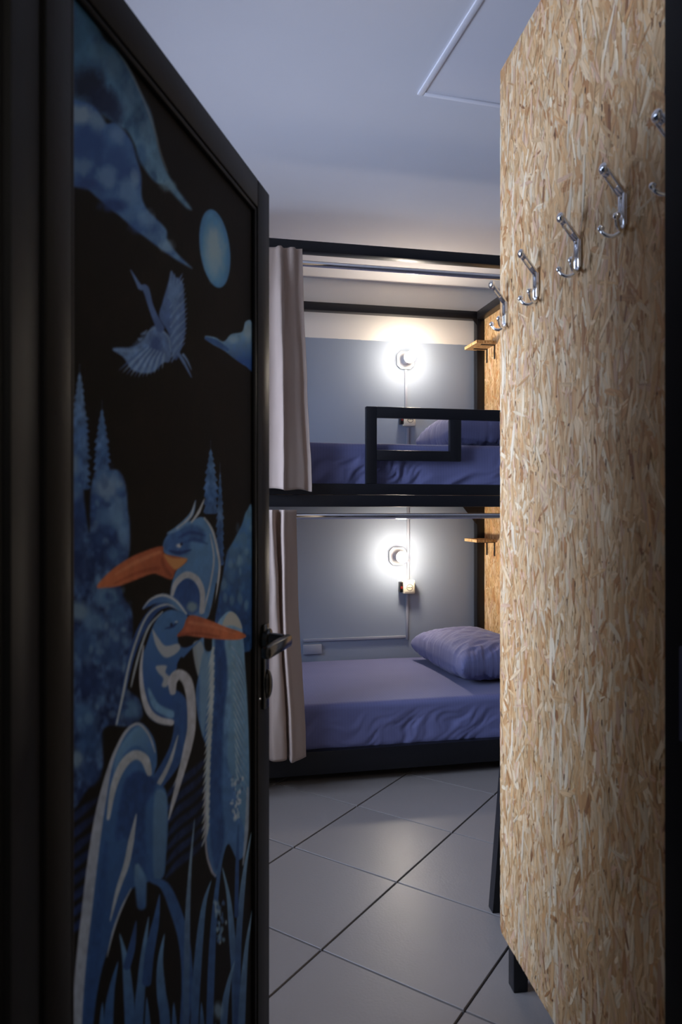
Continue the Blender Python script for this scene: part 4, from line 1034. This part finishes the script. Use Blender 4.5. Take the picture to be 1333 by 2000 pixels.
for x0_, y0_, b_x in ((215, 1960, 210), (300, 1950, 306), (352, 1960, 356), (405, 1960, 410), (432, 2000, 430), (460, 2030, 458)): reed([(x0_, y0_), ((x0_ + b_x) / 2, y0_ + 90), (b_x, y0_ + 260)], 8, (60, 110, 176), (26, 60, 120))
for _ in range(40): puff(r2.gauss(440, 4.5), r2.uniform(1762, 1846), r2.uniform(2.5, 5), r2.uniform(4, 9), r2.choice([(150, 184, 214), (110, 156, 200), (60, 104, 166)]), .8)
puff(438, 1975, 12, 22, (120, 164, 206), .8)

IMG = np.clip(IMG, 0, 255) / 255.0
IMG = IMG * .80 + (IMG @ np.array([.25, .6, .15]))[..., None] * .20
LIN = np.where(IMG <= .04045, IMG / 12.92, ((IMG + .055) / 1.055) ** 2.4)
nr, nc = PX.shape
VV = np.stack([S.ravel(), np.full(S.size, .0115), Z.ravel()], 1).astype(np.float32)
ii = (np.arange(nr - 1)[:, None] * nc + np.arange(nc - 1)[None, :]).ravel()
FF = np.stack([ii, ii + 1, ii + nc + 1, ii + nc], 1).astype(np.int32)
me = bpy.data.meshes.new('painted_panel')
me.vertices.add(len(VV)); me.vertices.foreach_set('co', VV.ravel())
me.loops.add(FF.size); me.loops.foreach_set('vertex_index', FF.ravel())
me.polygons.add(len(FF)); me.polygons.foreach_set('loop_start', np.arange(0, FF.size, 4, dtype=np.int32)); me.polygons.foreach_set('loop_total', np.full(len(FF), 4, dtype=np.int32))
me.update(calc_edges=True); me.validate()
at = me.color_attributes.new('paint', 'FLOAT_COLOR', 'POINT')
at.data.foreach_set('color', np.concatenate([LIN.reshape(-1, 3), np.ones((S.size, 1))], 1).astype(np.float32).ravel())
pm = mat('mural_paint', (1, 1, 1), 0.65, 0, 0.12, (140, 0.03))
an = pm.node_tree.nodes.new('ShaderNodeAttribute'); an.attribute_name = 'paint'
pm.node_tree.links.new(an.outputs['Color'], pm.node_tree.nodes['Principled BSDF'].inputs['Base Color'])
pp = link('painted_panel', me, pm, door); pp['label'] = 'black panel painted with blue herons, moon, clouds and reeds'

# handle and lock
zh = HC - (1252 - CY) / F * 1.57
hx = DW - .040
hd = box('handle_plate', (hx - .016, -.008, zh - .155), (hx + .016, 0, zh + .035), M['handle'], door, .003); hd['label'] = 'narrow black handle plate'
bm = bmesh.new(); tube_bm(bm, [(hx, -.004, zh), (hx, -.014, zh), (hx, -.016, zh), (hx, -.046, zh)], [.026, .025, .016, .014], 18)
lev = from_bm('handle_neck', bm, M['handle'], door, sharp=40)
bm = bmesh.new(); box_bm(bm, (hx - .120, -.064, zh - .016), (hx + .016, -.042, zh + .012), .0075)
for v in bm.verts:
    f = (hx - v.co.x) / .125; v.co.y += .010 * max(0, f) ** 2; v.co.z += -.004 * f
lv = from_bm('lever', bm, M['handle'], door, sharp=40); lv['label'] = 'glossy black lever handle'
zk = HC - (1340 - CY) / F * 1.57
bm = bmesh.new(); bmesh.ops.create_uvsphere(bm, u_segments=20, v_segments=12, radius=1)
for v in bm.verts: v.co = Vector((hx + v.co.x * .014, -.008 + v.co.y * .012, zk + v.co.z * .034))
from_bm('lock_escutcheon', bm, M['handle'], door, True)
bm = bmesh.new(); bmesh.ops.create_uvsphere(bm, u_segments=10, v_segments=6, radius=.003)
from_bm('screw', bm, M['chrome'], door, True, (DW - .072, -.001, HC - (1367 - CY) / F * 1.55))
